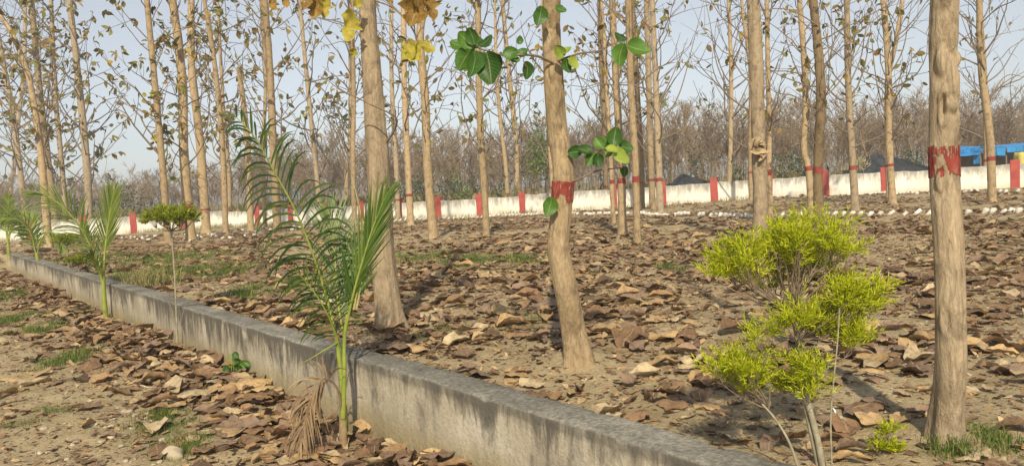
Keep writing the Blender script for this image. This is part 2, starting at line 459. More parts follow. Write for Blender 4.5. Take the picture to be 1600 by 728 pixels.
M_SCRUB = leaf_shader('scrub_leaves', [(0.0,(0.09,0.10,0.03)),(0.5,(0.17,0.15,0.065)),(1.0,(0.26,0.20,0.11))], 'island', 0.8, 0.1, 0.1, False, 0.3)
M_STONE = mat_plain('river_stone', (0.30,0.24,0.16), (0.56,0.48,0.36), 7, 0.8, 0.2, 0.3)
M_BLACKTARP = mat_plain('black_tarpaulin', (0.010,0.012,0.016), (0.040,0.044,0.052), 5, 0.65, 0.3, 1.0)
M_BLUETARP = mat_plain('blue_tarpaulin', (0.02,0.20,0.50), (0.045,0.30,0.66), 2, 0.5, 0.35, 0.3)
M_YELTARP = mat_plain('yellow_sheet', (0.48,0.41,0.10), (0.62,0.54,0.16), 3, 0.6, 0.3, 0.3)
M_STRAW = mat_plain('straw', (0.30,0.25,0.14), (0.52,0.46,0.28), 9, 0.9, 0.1, 0.5)
M_PAPER = mat_plain('white_plastic', (0.75,0.75,0.75), (0.85,0.85,0.84), 3, 0.5, 0.4, 0.0)
M_BOARD = mat_plain('dark_board', (0.12,0.10,0.08), (0.22,0.19,0.15), 4)  # dark brown board with mottled tone

# ------------------------------------------------------------------ ground
def axis(lo, hi, fine_lo, fine_hi, fine, growth=1.13):
    a = list(np.arange(fine_lo, fine_hi, fine))
    s = fine; x = a[-1]
    while x < hi: s *= growth; x += s; a.append(x)
    s = fine; x = a[0]; b = []
    while x > lo: s *= growth; x -= s; b.append(x)
    return np.array(b[::-1] + a)
gu = axis(-400, 500, -5, 15, 0.055)
gv = np.unique(np.concatenate([axis(-500, 500, -5, 12, 0.06), [-0.06,-0.03,0,0.03,0.06]]))
U, Vv = np.meshgrid(gu, gv, indexing='ij')
GX, GY = from_uv(U, Vv)
GZ = H(GX, GY)
# a low earth bank rises beyond the far boundary wall
g = MB(); g.add(np.stack([GX, GY, GZ], -1).reshape(-1, 3), grid_faces(len(gu), len(gv))[:, ::-1])
ground = g.build('ground', M_SOIL); ground['kind'] = 'structure'
tag(ground, 'dry sandy plantation soil with patches of thin grass')

# grassiness of the soil (a property of the ground itself)
GRASS_PX = [(20,462,60,14,1),(25,500,45,12,.8),(70,515,30,8,.6),(110,562,40,8,.5),(60,650,40,10,.5),(260,660,50,14,.7),(290,700,40,20,.7),
            (235,432,80,14,1),(330,425,70,12,.8),(420,450,60,16,.6),(150,405,60,8,.7),(270,405,90,8,.6),(640,405,60,16,.5),(740,408,60,8,.6),(820,408,30,8,.6),(690,520,40,16,.4),
            (560,500,30,14,.5),(1490,705,30,12,.5),(1560,690,34,12,.45),(1240,590,30,20,.3),(930,470,30,14,.35),(1050,420,30,10,.3),(830,500,60,16,.3)]
gx0, gy0, gd = project(np.stack([GX, GY, GZ], -1))
gm = np.zeros_like(GX)
front = gd > 0.5
for (a, b, rx, ry, w) in GRASS_PX:
    c = ground_at(a, min(b, 727)); sx = rx*c[1]/F_PX; sy = sx*1.6
    gm = np.maximum(gm, w*np.exp(-(((GX-c[0])/sx)**2 + ((GY-c[1])/sy)**2)))
gm = np.maximum(gm, 0.85*sstep(38, 62, GY + 0.35*GX))
attr = ground.data.attributes.new('grassy', 'FLOAT', 'POINT')
attr.data.foreach_set('value', np.clip(gm, 0, 1).astype(np.float32).ravel())

# ------------------------------------------------------------------ low concrete wall
lw_loc = from_uv(0, 0)
low_wall = empty('retaining_wall', (lw_loc[0], lw_loc[1], 0), 'low weathered grey concrete wall between the path and the trees', 'wall')
joints = []
for px, py in ((557,556),(385,470),(300,470),(193,440)):
    p = on_z(px, py+6, WALL_TOP); joints.append(float(to_uv(p[0], p[1])[0]))
us = sorted(set([WALL_U0, -1.2] + joints + list(np.arange(max(joints)+2.4, WALL_U1-1.2, 2.4)) + [WALL_U1]))
WANG = math.atan2(WD[1], WD[0])
low_wall.rotation_euler = (0, 0, WANG)
for k in range(len(us)-1):
    u0, u1 = us[k]+0.004, us[k+1]-0.004
    n = max(8, int((u1-u0)/0.045)); uu = np.linspace(u0, u1, n)
    b = 0.018; t = WALL_T/2
    zt = WALL_TOP + RNG.uniform(-0.008, 0.008); off = RNG.uniform(-0.006, 0.006)
    prof = [(t,-0.35)]+[(t,z) for z in (0.1,0.3,0.45)]+[(t,zt-b),(t-b*0.3,zt-b*0.3),(t-b,zt)]+[(y,zt) for y in np.linspace(t-0.06,-t+0.06,5)]+[(-t+b,zt),(-t+b*0.3,zt-b*0.3),(-t,zt-b)]+[(-t,z) for z in (0.5,0.45,0.38,0.3,0.22,0.14,0.06,-0.1,-0.35)]
    prof = np.array(prof)
    V = np.zeros((n, len(prof), 3))
    V[..., 0] = uu[:, None]; V[..., 1] = -prof[None, :, 0] + off; V[..., 2] = prof[None, :, 1]
    nz = fbm(V[...,0]*7, V[...,1]*7, V[...,2]*7, 3); chip = np.maximum(0, fbm(V[...,0]*16+5, V[...,1]*16, V[...,2]*16, 2)-0.35)
    edge = np.exp(-((np.abs(V[...,1])-t)/0.03)**2)*np.exp(-((V[...,2]-zt)/0.03)**2)
    V[..., 2] += np.where(V[...,2] > zt-0.03, 0.005*nz - 0.035*chip*edge, 0)
    V[..., 1] += 0.004*nz*np.sign(-V[...,1]) - np.sign(V[...,1])*0.02*chip*edge
    mb = MB(); F = grid_faces(n, len(prof)); mb.add(V.reshape(-1, 3), F)
    for e, flip in ((0, 1), (n-1, 0)):
        m = len(prof); ring = V[e]; c = np.vstack([ring, [[uu[e], 0, 0.2]]])
        mb.add(c, [[i, i+1, m] if flip else [i+1, i, m] for i in range(m-1)])
    mb.build('wall_section', M_CONC, low_wall)

# ------------------------------------------------------------------ far boundary wall
PX_A, PX_B, PX_C = (1586, 38.0), (350, 56.0), (40, 50.0)
def far_pt(px, Y): r = ray(px, 300); return np.array([r[0]*Y, Y])
A2, B2, C2 = far_pt(*PX_A), far_pt(*PX_B), far_pt(*PX_C)
dAB = (B2-A2)/17.0
pts = [A2 + dAB*k for k in range(-4, 18)]
dBC = (C2-B2); nBC = int(round(np.linalg.norm(dBC)/2.8)); dBC = dBC/nBC
pts += [B2 + dBC*k for k in range(1, nBC+4)]
bw_mid = pts[12]
bwall = empty('boundary_wall', (bw_mid[0], bw_mid[1], float(H(*bw_mid))), 'long whitewashed boundary wall with evenly spaced red posts', 'wall')
bo = np.array(bwall.location)
for k, p in enumerate(pts):
    z = float(base_h(*p)); q = pts[min(k+1, len(pts)-1)]; d = (q-p) if k < len(pts)-1 else p-pts[k-1]
    a = math.atan2(-d[1], -d[0])
    mb = MB(); hgt = RNG.uniform(1.30, 1.40)
    nz = 7
    zs = np.linspace(-0.4, hgt, nz)
    prof = np.array([(-.19,-.13),(.19,-.13),(.19,.13),(-.19,.13)])
    V = np.zeros((nz, 4, 3)); V[..., :2] = prof[None]; V[..., 2] = zs[:, None]; V += RNG.uniform(-.008,.008,V.shape)
    mb.add(V.reshape(-1,3), grid_faces(nz,4,True)); mb.add(V[-1], [[0,1,2,3]])
    o = mb.build('post', M_POST, bwall, False)
    o.location = (p[0]-bo[0], p[1]-bo[1], z-bo[2]); o.rotation_euler = (RNG.uniform(-.012,.012), RNG.uniform(-.03,.03), a)
    if k < len(pts)-1:
        L = np.linalg.norm(d)-0.02; mid = (p+q)/2; zm = float(base_h(*mid))
        n = 26; xs = np.linspace(-L/2, L/2, n); hh = 1.10 + RNG.uniform(-.03,.03)
        prof = [(-.08,-.4),(-.08,0),(-.08,.3),(-.08,.6),(-.08,.9),(-.08,hh-.02),(-.06,hh),(.06,hh),(.08,hh-.02),(.08,-.4)]
        V = np.zeros((n, len(prof), 3)); V[...,0] = xs[:,None]; V[...,1] = np.array(prof)[:,0]; V[...,2] = np.array(prof)[:,1]
        top = V[...,2] > 0.9
        V[...,2] += top*(0.03*fbm(xs*1.7+k*9, 0*xs+k, 1.0, 3))[:,None]
        V[...,1] += 0.008*fbm(V[...,0]*3, V[...,2]*3, k*3.3, 2)
        mb = MB(); mb.add(V.reshape(-1,3), grid_faces(n, len(prof)))
        o = mb.build('wall_panel', M_WHITE, bwall, False)
        o.location = (mid[0]-bo[0], mid[1]-bo[1], zm-bo[2]); o.rotation_euler = (0,0,a)

# ------------------------------------------------------------------ leaves (shared shapes)
def leaf_grid(nl, nw, L=1.0, W=0.62, curl=0.0, bend=0.0, wrinkle=0.0, roll=0.0, seed=0, tip=1.0, twist=0.0, jag=0.10):
    t = np.linspace(0, 1, nl)[:, None]; s = np.linspace(-1, 1, nw)[None]
    w = W/2*np.clip(np.sin(math.pi*np.clip(t*0.93+0.035, 0, 1)**0.82), 0, 1)**0.75
    w = w*(1 + jag*vnoise(t*8+seed, np.sign(s)*3.1, seed) + .5*jag*vnoise(t*19+seed, np.sign(s)*5.1, seed+2))
    a = s*(curl + roll*t)                      # arc of the cross section
    rad = np.where(np.abs(a) > 1e-3, w*np.sin(a)/np.where(np.abs(a) > 1e-3, a/ np.where(s==0,1,s), 1), w*s) if False else w*s
    ca = np.abs(curl)+1e-3
    x = w*np.sin(s*ca)/ca; z = w*(1-np.cos(s*ca))/ca*np.sign(curl if curl else 1)
    y = L*(t-0.5) + 0*s
    z = z + bend*np.sin(math.pi*t)*L*0.5 + wrinkle*L*fbm(x*5/L+seed, y*5/L, seed*1.7, 2)
    x = x + 0.05*L*wrinkle*6*fbm(y*3+seed, z*0+seed, 1, 1)
    th = twist*(t-0.5); x, z = x*np.cos(th)-z*np.sin(th), x*np.sin(th)+z*np.cos(th)
    V = np.stack([x, y+0*x, z], -1).reshape(-1, 3)
    uv = np.stack([0.5+0.5*s+0*t, t+0*s], -1).reshape(-1, 2)
    return V, grid_faces(nl, nw), uv

# ------------------------------------------------------------------ teak trees
def trunk_rings(P, R, sides, pits, seed, rough):
    """surface of a trunk with bark relief; returns V (n, sides, 3), heights, outward"""
    n = len(P); T, N, B = frames(P)
    a = np.arange(sides)*2*math.pi/sides
    z = P[:, 2]
    ca, sa = np.cos(a)[None], np.sin(a)[None]
    rel = 1 + rough*(0.5*fbm(ca*1.4+seed, sa*1.4, z[:, None]*1.1, 3) + 0.35*fbm(ca*5+seed, sa*5, z[:, None]*1.6, 3) + 0.22*fbm(ca*3+seed, sa*3, z[:, None]*6, 3))
    flare = np.exp(-np.maximum(z, -0.2)/0.16)
    rel = rel*(1 + flare[:, None]*(0.30 + 0.16*np.sin(3*a+seed)[None] + 0.1*np.sin(5*a+2*seed)[None]))
    dr = 0
    for (ang, h, wa, wh, dep) in pits:
        q = (((a[None]-ang+math.pi) % (2*math.pi)-math.pi)/wa)**2 + ((z[:, None]-h)/wh)**2
        dr = dr + dep*(np.exp(-((np.sqrt(q)-1.25)/0.45)**2)*0.7 - np.exp(-q*1.3))
    rr = R[:, None]*rel + dr
    D = ca[..., None]*N[:, None] + sa[..., None]*B[:, None]
    return P[:, None] + rr[..., None]*D, D

def grow_limbs(mb, tips, P, R, hmin, hmax, n, seed, len0=1.5, droop=0.0, r0=0.015, rng=None, sides=4, dense=1.0):
    rng = rng or np.random.default_rng(seed)
    az = rng.uniform(0, 6.28)
    for k in range(n):
        h = hmin + (hmax-hmin)*((k+rng.uniform(0,1))/n)
        i = int(np.argmin(np.abs(P[:, 2]-h))); az += 2.4 + rng.uniform(-.5,.5)
        el = rng.uniform(0.35, 1.0)
        L = len0*rng.uniform(0.5, 1.15)*(1-0.45*(h-hmin)/max(hmax-hmin, .1))
        m = 8; p = P[i].copy(); d = np.array([math.cos(az)*math.cos(el), math.sin(az)*math.cos(el), math.sin(el)])
        pts = [p]
        for j in range(m-1):
            d = d + rng.normal(0, 0.16, 3) + np.array([0, 0, 0.10-droop]); d /= np.linalg.norm(d)
            pts.append(pts[-1] + d*L/(m-1))
        r = min(R[i]*0.45, r0*rng.uniform(0.8, 1.6)*math.sqrt(L))
        pts = np.array(pts); tube(mb, pts, np.linspace(r, r*0.22, m), sides, cap=False)
        tips.append((pts[-1], d))
        for j in range(2, m-1):
            if rng.random() < 0.62*dense:
                dd = (pts[j+1]-pts[j-1]); dd /= np.linalg.norm(dd)
                dd = dd + rng.normal(0, 0.6, 3); dd[2] += 0.15; dd /= np.linalg.norm(dd)
                l2 = L*rng.uniform(0.18, 0.5); q = [pts[j]]
                for jj in range(3):
                    dd = dd + rng.normal(0, 0.2, 3); dd /= np.linalg.norm(dd); q.append(q[-1]+dd*l2/3)
                q = np.array(q); tube(mb, q, np.linspace(r*0.5, r*0.22, 4), 3, cap=False)
                tips.append((q[-1], dd)); tips.append((q[2], dd))

SMALL = [leaf_grid(4, 3, 1, rng_w, c, b, 0.05, seed=s) for s, (rng_w, c, b) in enumerate([(.6,.9,-.3),(.5,1.3,-.5),(.7,.5,-.2),(.45,1.6,-.6),(.6,-.8,-.4)])]
def put_leaf(mb, shape, pos, axis_, up, size):
    V, F, uv = shape
    y = axis_/np.linalg.norm(axis_); x = np.cross(y, up); x /= np.linalg.norm(x)+1e-9; z = np.cross(x, y)
    W = (V + np.array([0, 0.5, 0]))*size
    mb.add(W[:, :1]*x + W[:, 1:2]*y + W[:, 2:]*z + pos, F, uv)

def scatter_leaves(mb, tips, n, smin, smax, rng, zmin=-9):
    for k in range(n):
        p, d = tips[rng.integers(len(tips))]
        if p[2] < zmin: continue
        a = d*0.5 + rng.normal(0, .7, 3) + np.array([0, 0, -0.75])
        up = rng.normal(0, 1, 3)
        put_leaf(mb, SMALL[rng.integers(len(SMALL))], p + rng.normal(0, .03, 3), a, up, rng.uniform(smin, smax))

TREES = {}
GRP_SLIM = 'slender trees of the plantation rows'
def teak(key, line, w0, w1, label=None, group=None, band=True, dark=False, sides=16, rings=90, pits=(), rough=0.13, limbs=9, leaves=40, lk=1.0,
         total=None, hmin=2.1, len0=1.9, peel=0.0, bandh=None, leafsize=(0.10, 0.22), band_z=None, fork=None, dens=1.0):
    seed = (hash(key) if not isinstance(key, str) else sum(ord(c)*(i+3) for i, c in enumerate(key))) % 1000
    rng = np.random.default_rng(seed)
    b = ground_at(*line[0]); Y = b[1]
    if Y > 9 and total is None: limbs = int(limbs*1.55); leaves = int(leaves*2.2)
    P = [np.zeros(3)]
    for (px, py) in line[1:]:
        q = at(px, py, Y) - b; q[1] = rng.normal(0, 0.03)*max(1, q[2]); P.append(q)
    P = np.array(P)
    top = P[-1]; d = (P[-1]-P[-2])/np.linalg.norm(P[-1]-P[-2])
    ks = max(1.0, Y/17.0) if total is None else 1.0
    htot = total if total is not None else max(rng.uniform(8.0, 9.5), top[2]*1.25)
    k = 0
    base_top = top[2]
    while P[-1][2] < htot and total != 0:
        d = d*0.8 + 0.2*np.array([0, 0, 1.0]) + rng.normal(0, .03, 3); d /= np.linalg.norm(d)
        P = np.vstack([P, P[-1] + d*min(1.3, max(0.3, htot-P[-1][2]+0.05))])
    P = np.vstack([[P[0][0]-(P[1][0])*0.05, P[0][1], -0.35], P])
    Pd = catmull(P, 900); sd = np.concatenate([[0], np.cumsum(np.linalg.norm(np.diff(Pd, axis=0), axis=1))])
    sv = sd[int(np.argmin(np.abs(Pd[:, 2]-base_top)))] if total != 0 else sd[-1]
    st_ = np.concatenate([np.linspace(0, sv, int(rings*.8), endpoint=False), np.linspace(sv, sd[-1], rings-int(rings*.8))]) if sv < sd[-1]-.05 else np.linspace(0, sd[-1], rings)
    Pc = np.stack([np.interp(st_, sd, Pd[:, c]) for c in range(3)], -1)
    z = Pc[:, 2]
    thin = 0.92 if Y > 12 else 0.97
    r_b, r_t = thin*w0*Y/F_PX/2, thin*w1*Y/F_PX/2
    R = np.where(z < base_top, lerp(r_b, r_t, np.clip(z/base_top, 0, 1)), r_t*(1-0.85*np.clip((z-base_top)/max(htot-base_top, .01), 0, 1)) if total != 0 else r_t)
    R = R*(1+0.05*vnoise(z*1.9, seed, 0.5))
    root = empty('teak_tree', b, label or 'slim pale-barked tree with a thin red painted band in the planted rows', 'tree', group if label else GRP_SLIM)
    mat = M_BARKD if dark else M_BARKG if key in ('wide', 'right', 'ff', 'jj', 'cc', 'e', 'd', 'm', 'p') else M_BARK
    aa0 = math.atan2(-b[0], b[1]); pits = [(p[0]+aa0,)+tuple(p[1:]) for p in pits]
    for _ in range(12 if sides < 40 else 9):   # knots and old branch scars
        rs = r_b*rng.uniform(.25, .5); pits.append((rng.uniform(0, 6.28), rng.uniform(.3, max(2.5, base_top)), rng.uniform(.3, .6), rs*rng.uniform(.8, 1.8), r_b*rng.uniform(-.20, .10)))
    V, D = trunk_rings(Pc, R, sides, pits, seed, rough)
    mb = MB(); mb.add(V.reshape(-1, 3), grid_faces(rings, sides, True)); 
    mb.add(np.vstack([V[-1], Pc[-1]+[0,0,.02]]), [[i, (i+1) % sides, sides] for i in range(sides)])
    mb.build('trunk', mat, root)
    if band:
        zb = band_z if band_z is not None else rng.uniform(1.22, 1.36)
        hb = bandh or rng.uniform(0.09, 0.15)
        nr = 60 if sides > 30 else 6; bs = sides*4 if sides > 30 else sides
        zz = np.linspace(zb-hb/2, zb+hb/2, nr)
        Pb = np.stack([np.interp(zz, z, Pc[:, 0]), np.interp(zz, z, Pc[:, 1]), zz], -1)
        # ride on the trunk surface, a paint film thick
        Vb = np.stack([np.stack([np.interp(zz, z, V[:, s, c]) for c in range(3)], -1) for s in range(sides)], 1)
        if bs != sides:
            Vw = np.concatenate([Vb, Vb[:, :1]], 1); Vb = np.stack([lerp(Vw[:, int(i)], Vw[:, int(i)+1], i-int(i)) for i in np.arange(bs)*sides/bs], 1)
        Db = Vb - Pb[:, None]; Db /= np.linalg.norm(Db, axis=2)[..., None]
        Vb = Vb + Db*0.003
        ang = np.arange(bs)*2*math.pi/bs
        wob = hb*.07*fbm(np.cos(ang)*2.5+seed, np.sin(ang)*2.5, 1.0, 2); Vb[..., 2] += wob[None]
        F = grid_faces(nr, bs, True)
        if peel:
            aa = (ang+math.pi) % (2*math.pi)-math.pi
            q = fbm(aa[None]*2.6+seed, zz[:, None]*16, 0.3, 3) + 0.25*fbm(aa[None]*9, zz[:, None]*60, 1.2, 3)
            gs = np.exp(-((((aa[None]-aa0+0.22)+math.pi) % (2*math.pi)-math.pi)/0.5)**2)
            lim = (zz[:, None]-zz[0])/hb - peel*gs + 0.7*(gs+.03)*q + 0.03
            lim = np.minimum(lim, 0.80 + 1.2*fbm(aa[None]*9, zz[:, None]*30+7, 4.0, 3))
            ok = (lim > 0.0).reshape(-1)
            F = F[ok[F].all(1)]
        mbb = MB(); mbb.add(Vb.reshape(-1, 3), F); mbb.build('paint_band', M_BAND, root)
    tips = []; mb = MB()
    if limbs:
        grow_limbs(mb, tips, Pc, R, hmin, htot-0.15, limbs, seed, len0*ks, r0=0.010*ks**.6, rng=rng, dense=dens)
        if total != 0:
            tips.append((Pc[-1], np.array([0, 0, 1.0])))
        mb.build('limbs', M_TWIG, root)['kind'] = 'stuff'
    if leaves and tips:
        ml = MB(); scatter_leaves(ml, tips, leaves, leafsize[0]*ks**.8, leafsize[1]*ks**.8, rng)
        if ml.n:
            o = ml.build('foliage', M_CROWN, root); o['kind'] = 'stuff'
    TREES[key] = (root, b, Pc, R, Y)
    return root

NEARL = dict(sides=56, rings=300)
# the three big trunks
teak('front', [(903,566),(895,510),(884,450),(873,390),(877,330),(880,270),(872,200),(866,120),(863,50),(862,0)], 37, 29,
     'tan tree with a kinked trunk, peeling red band and broad green leaves', None, band=True, bandh=0.135, band_z=1.165, peel=0.22, limbs=6, leaves=20, hmin=4.2, total=8.5, rough=0.10,
     pits=((0.1, 0.85, .35, .05, .008), (-0.2, 1.95, .3, .05, -.014), (0.3, 1.62, .3, .05, -.014), (-0.1, 2.3, .3, .05, .010), (0.35, 1.46, .35, .06, -.018)), **NEARL)
teak('wide', [(610,512),(604,460),(596,390),(592,300),(586,200),(578,100),(571,0)], 42, 27,
     'thick grey-brown tree with a flared foot beside the low wall, without a red band', None, band=False, limbs=6, leaves=16, hmin=4.8, total=9, rough=0.11, **NEARL)
teak('right', [(1477,684),(1476,560),(1475,400),(1475,260),(1474,120),(1473,0)], 46, 42,
     'straight thick tree with a broad peeling red band and a bark hollow above it', None, band=True, bandh=0.135, band_z=1.235, peel=0.62, limbs=6, leaves=14, hmin=4.2, total=8, rough=0.10,
     pits=((-0.05, 1.47, .20, .06, .022), (-0.2, 1.66, .5, .06, -.012), (-0.35, 1.14, .30, .05, -.012), (0.1, 1.95, .4, .06, -.010), (-.3, 0.55, .3, .05, .009), (.6, 1.75, .3, .05, -.010)), **NEARL)

S = teak
L_LEAFY = 'slim tree on the edge of the rows with many small yellowing leaves'
S('a', [(41,357),(25,200),(2,20)], 9, 7, L_LEAFY, L_LEAFY, leaves=170, limbs=18, hmin=1.8, band=False)
S('b', [(76,387),(68,290),(64,235),(48,130),(20,60),(-8,20)], 13, 7, 'pale leaning tree crossing its neighbour beyond the far end of the low wall', leaves=120, limbs=14, hmin=2.6, band=False)
S('c', [(88,365),(80,300),(62,150),(53,0)], 11, 9, 'pale upright tree crossed by a leaning neighbour', leaves=120, limbs=14, band=False)
S('d', [(104,365),(98,270),(90,150),(80,0)], 9, 6, L_LEAFY, L_LEAFY, leaves=230, limbs=22, hmin=1.6, band=False)
S('e', [(140,363),(137,260),(124,120),(113,0)], 13, 9, L_LEAFY, L_LEAFY, leaves=150, limbs=18, hmin=2.0, band=False)
S('e2', [(16,330),(17,285),(24,265),(30,200),(38,110),(40,20)], 8, 6, 'crooked slim tree behind the small palms', leaves=90, limbs=12, band=False)
S('f', [(263,383),(256,270),(243,120),(231,0)], 12, 9, 'slim tree carrying a clump of bright yellow leaves', leaves=150, limbs=16, hmin=2.0, band=False)
S('g', [(299,376),(290,240),(281,120),(272,0)], 16, 13, leaves=60, limbs=14, label='stout pale tree with a red band just behind the clipped round-headed shrub')
S('h', [(323,365),(311,220),(302,110),(294,0)], 15, 11, leaves=60, limbs=14, label='pale leaning tree next to the stout one behind the clipped shrub')
S('i', [(353,365),(346,220),(335,100),(323,0)], 10, 7, leaves=90, limbs=14, band=False, label='thin pale tree with scattered olive leaves and no red band', group='thin bandless trees')
S('i2', [(359,345),(358,270),(352,170),(346,40)], 7, 5, leaves=110, limbs=14, band=False, label='thin pale tree with scattered olive leaves and no red band', group='thin bandless trees')
S('j', [(392,362),(388,260),(382,180),(376,107)], 11, 8, leaves=0, limbs=3, total=0, hmin=2.0, band=False, label='slim dead tree snapped off at its top with no crown')
S('k', [(434,360),(428,240),(421,110),(418,0)], 14, 10, leaves=60, limbs=14, label='pale straight tree seen behind the arching frond of the tall palm')
S('l', [(414,355),(413,240),(409,120),(407,20)], 7, 5, leaves=60, limbs=12, band=False, label='thin pale tree with scattered olive leaves and no red band', group='thin bandless trees')
S('m', [(503,345),(492,250),(483,150),(470,0)], 9, 6, leaves=110, limbs=16, label='thin leafy tree in the gap between tall palm and thick bandless trunk')
S('n', [(541,340),(541,270),(546,225),(547,140),(546,0)], 8, 6, leaves=60, limbs=14, band=False, label='crooked tree of a close pair seen past the thick bandless trunk', group='close pair of trees')
S('o', [(554,350),(552,250),(550,150),(552,40)], 9, 7, leaves=60, limbs=14, band=False, label='crooked tree of a close pair seen past the thick bandless trunk', group='close pair of trees')
S('p', [(622,344),(619,260),(613,130),(610,0)], 9, 6, leaves=40, limbs=12, label='thinnest of the trees right beside the thick bandless trunk')
S('q', [(642,352),(637,250),(632,130),(630,0)], 11, 9, leaves=50, limbs=14, label='red-banded tree between the thick bandless trunk and the knotted tan tree')
S('r', [(677,372),(668,260),(664,160),(656,60),(662,0)], 15, 13, leaves=60, limbs=14, label='tan tree with a knotted trunk and no red band in the middle rows', band=False)
S('s', [(760,372),(757,300),(750,180),(746,0)], 12, 10, leaves=70, limbs=14, hmin=1.9, band=False, label='slender straight tree standing alone in thick leaf litter, no red band')
S('t', [(809,330),(806,220),(795,110),(785,0)], 9, 7, leaves=60, limbs=14, label='taller slim tree of a pair near the climber-clad tree')
S('u', [(795,333),(790,260),(782,190),(776,120),(774,40)], 8, 5, leaves=50, limbs=12, label='shorter thin tree of a pair near the climber-clad tree')
S('v', [(866,336),(860,250),(852,120),(848,0)], 7, 6, leaves=30, limbs=10, label='slim tree almost hidden behind the kinked tan trunk')
S('w', [(946,326),(946,230),(940,110),(937,0)], 9, 8, leaves=50, limbs=14, dark=True, label='dark-barked tree in a tight cluster of trunks', group='tight cluster of trunks')
S('x', [(959,350),(956,280),(950,180),(944,60)], 8, 6, leaves=40, limbs=12, label='thinnest leaning tree in the tight cluster of trunks')
S('y', [(973,369),(970,260),(963,130),(956,0)], 14, 11, leaves=30, limbs=12, label='thickest pale trunk in the tight cluster past the kinked tree')
S('z', [(996,379),(993,260),(987,130),(981,0)], 12, 11, leaves=30, limbs=12, label='pale trunk in the tight cluster standing nearest the low wall')
S('aa', [(1004,326),(1002,240),(995,130),(990,0)], 9, 8, leaves=40, limbs=12, dark=True, label='dark-barked tree in a tight cluster of trunks', group='tight cluster of trunks')
S('bb', [(1020,326),(1016,220),(1013,110),(1010,0)], 11, 9, leaves=40, limbs=12, label='pale straight tree of the tight cluster by the boundary wall')
S('cc', [(1032,335),(1029,240),(1024,110),(1018,0)], 12, 9, leaves=20, limbs=12, label='tall tree of the tight cluster with long bare side branches')
S('dd', [(1139,313),(1142,200),(1142,100),(1140,0)], 8, 6, leaves=40, limbs=16, hmin=2.0, band=False, label='slim golden-barked tree by the boundary wall with bare upswept branches')
S('ee', [(1174,312),(1172,240),(1168,120),(1166,20)], 8, 6, leaves=20, limbs=10, label='thin tree half hidden behind the stout shaggy-knotted trunk')
S('ff', [(1187,376),(1189,300),(1187,240),(1184,120),(1180,0)], 24, 22, leaves=30, limbs=10, hmin=3.5, band=False, sides=32, rings=200, rough=0.16, label='stout tree with a torn shaggy knot halfway up and no red band',
  pits=((0.0, 1.42, .8, .06, -.035), (-.5, 1.35, .4, .05, -.03), (.4, 1.30, .3, .04, .02), (0.2, 2.2, .4, .15, .01)))
S('gg', [(1205,350),(1203,280),(1204,215),(1199,130),(1196,20)], 9, 7, leaves=70, limbs=14, label='slim knee-bent tree just beside the stout shaggy-knotted trunk')
S('hh', [(1268,340),(1264,270),(1258,230),(1261,140),(1259,0)], 11, 9, leaves=40, limbs=14, label='bent slim tree beside the shade-darkened crisp-banded tree')
S('ii', [(1280,357),(1279,260),(1278,140),(1278,0)], 17, 14, leaves=50, limbs=18, hmin=1.5, dark=True, label='shade-darkened tree with a crisp red band behind the golden shrub', len0=2.0, dens=1.3)  # shade on this trunk is painted in by the darker bark colour
S('jj', [(1337,330),(1333,240),(1328,120),(1325,0)], 13, 9, leaves=40, limbs=16, dark=False, hmin=2.2, label='slim red-banded tree beside the straw end of the black tarpaulin mound')
S('kk', [(1395,318),(1391,220),(1387,110),(1383,0)], 12, 9, leaves=50, limbs=16, label='front tree of a pair before the black tarpaulin mound')
S('kk2', [(1389,309),(1387,220),(1386,130),(1394,60),(1410,0)], 8, 7, leaves=30, limbs=12, label='forked rear tree of a pair before the black tarpaulin mound')
S('ll', [(1541,290),(1541,200),(1537,100),(1535,0)], 9, 7, leaves=20, limbs=12, label='thin rear tree of a pair before the blue shelter')
S('mm', [(1550,316),(1546,220),(1538,100),(1532,0)], 14, 10, leaves=30, limbs=18, hmin=2.6, len0=2.0, label='front red-banded tree of a pair before the blue shelter')
root, b, Pc_, R_, Y = TREES['ff']
fr_ = np.random.default_rng(12)
for k in range(9):
    px, py = 1187+fr_.normal(0, 6), 232+fr_.normal(0, 9); p = at(px, py, Y-.15)-b
    V, F, uv = leaf_grid(7, 5, fr_.uniform(.16, .30), fr_.uniform(.09, .16), fr_.uniform(.6, 1.4), .3, .16, seed=k*2.2, jag=.5)
    Rm = rotz(fr_.normal(0, .5)) @ rotx(math.pi/2+fr_.normal(-.35, .35)) @ rotz(fr_.normal(0, .9))
    V2 = np.concatenate([V, V-[0, 0, .012]]); nF = len(V)
    mb = MB(); mb.add(V2 @ Rm.T, np.concatenate([F, F[:, ::-1]+nF])); o = mb.build('bark_flap', M_BARK, root); o.location = p
# ---- broad green leaves on twigs of the kinked tree
def place_twig(root, b, pts, Y, r0, r1, dys=None, name='twig', mat=M_TWIG, n=18, sides=7):
    q = [at(px, py, Y + (dys[i] if dys else 0)) - b for i, (px, py) in enumerate(pts)]
    P = catmull(np.array(q), n); mb = MB(); tube(mb, P, np.linspace(r0, r1, n), sides)
    return mb.build(name, mat, root)
BROAD = [leaf_grid(10, 7, 1, .92, .5, -.2, .035, seed=3, jag=.05), leaf_grid(10, 7, 1, .84, -.4, -.25, .04, seed=5, jag=.05), leaf_grid(10, 7, 1, .95, .8, -.15, .035, seed=8, jag=.06, twist=.4)]
RAGGED = [leaf_grid(11, 7, 1, .85, .7, -.35, .13, seed=13, jag=.5, twist=.8), leaf_grid(11, 7, 1, .7, -.6, -.4, .15, seed=25, jag=.55, twist=-.9), leaf_grid(11, 7, 1, .9, .9, -.2, .14, seed=38, jag=.5, twist=.5)]
BROADM = []
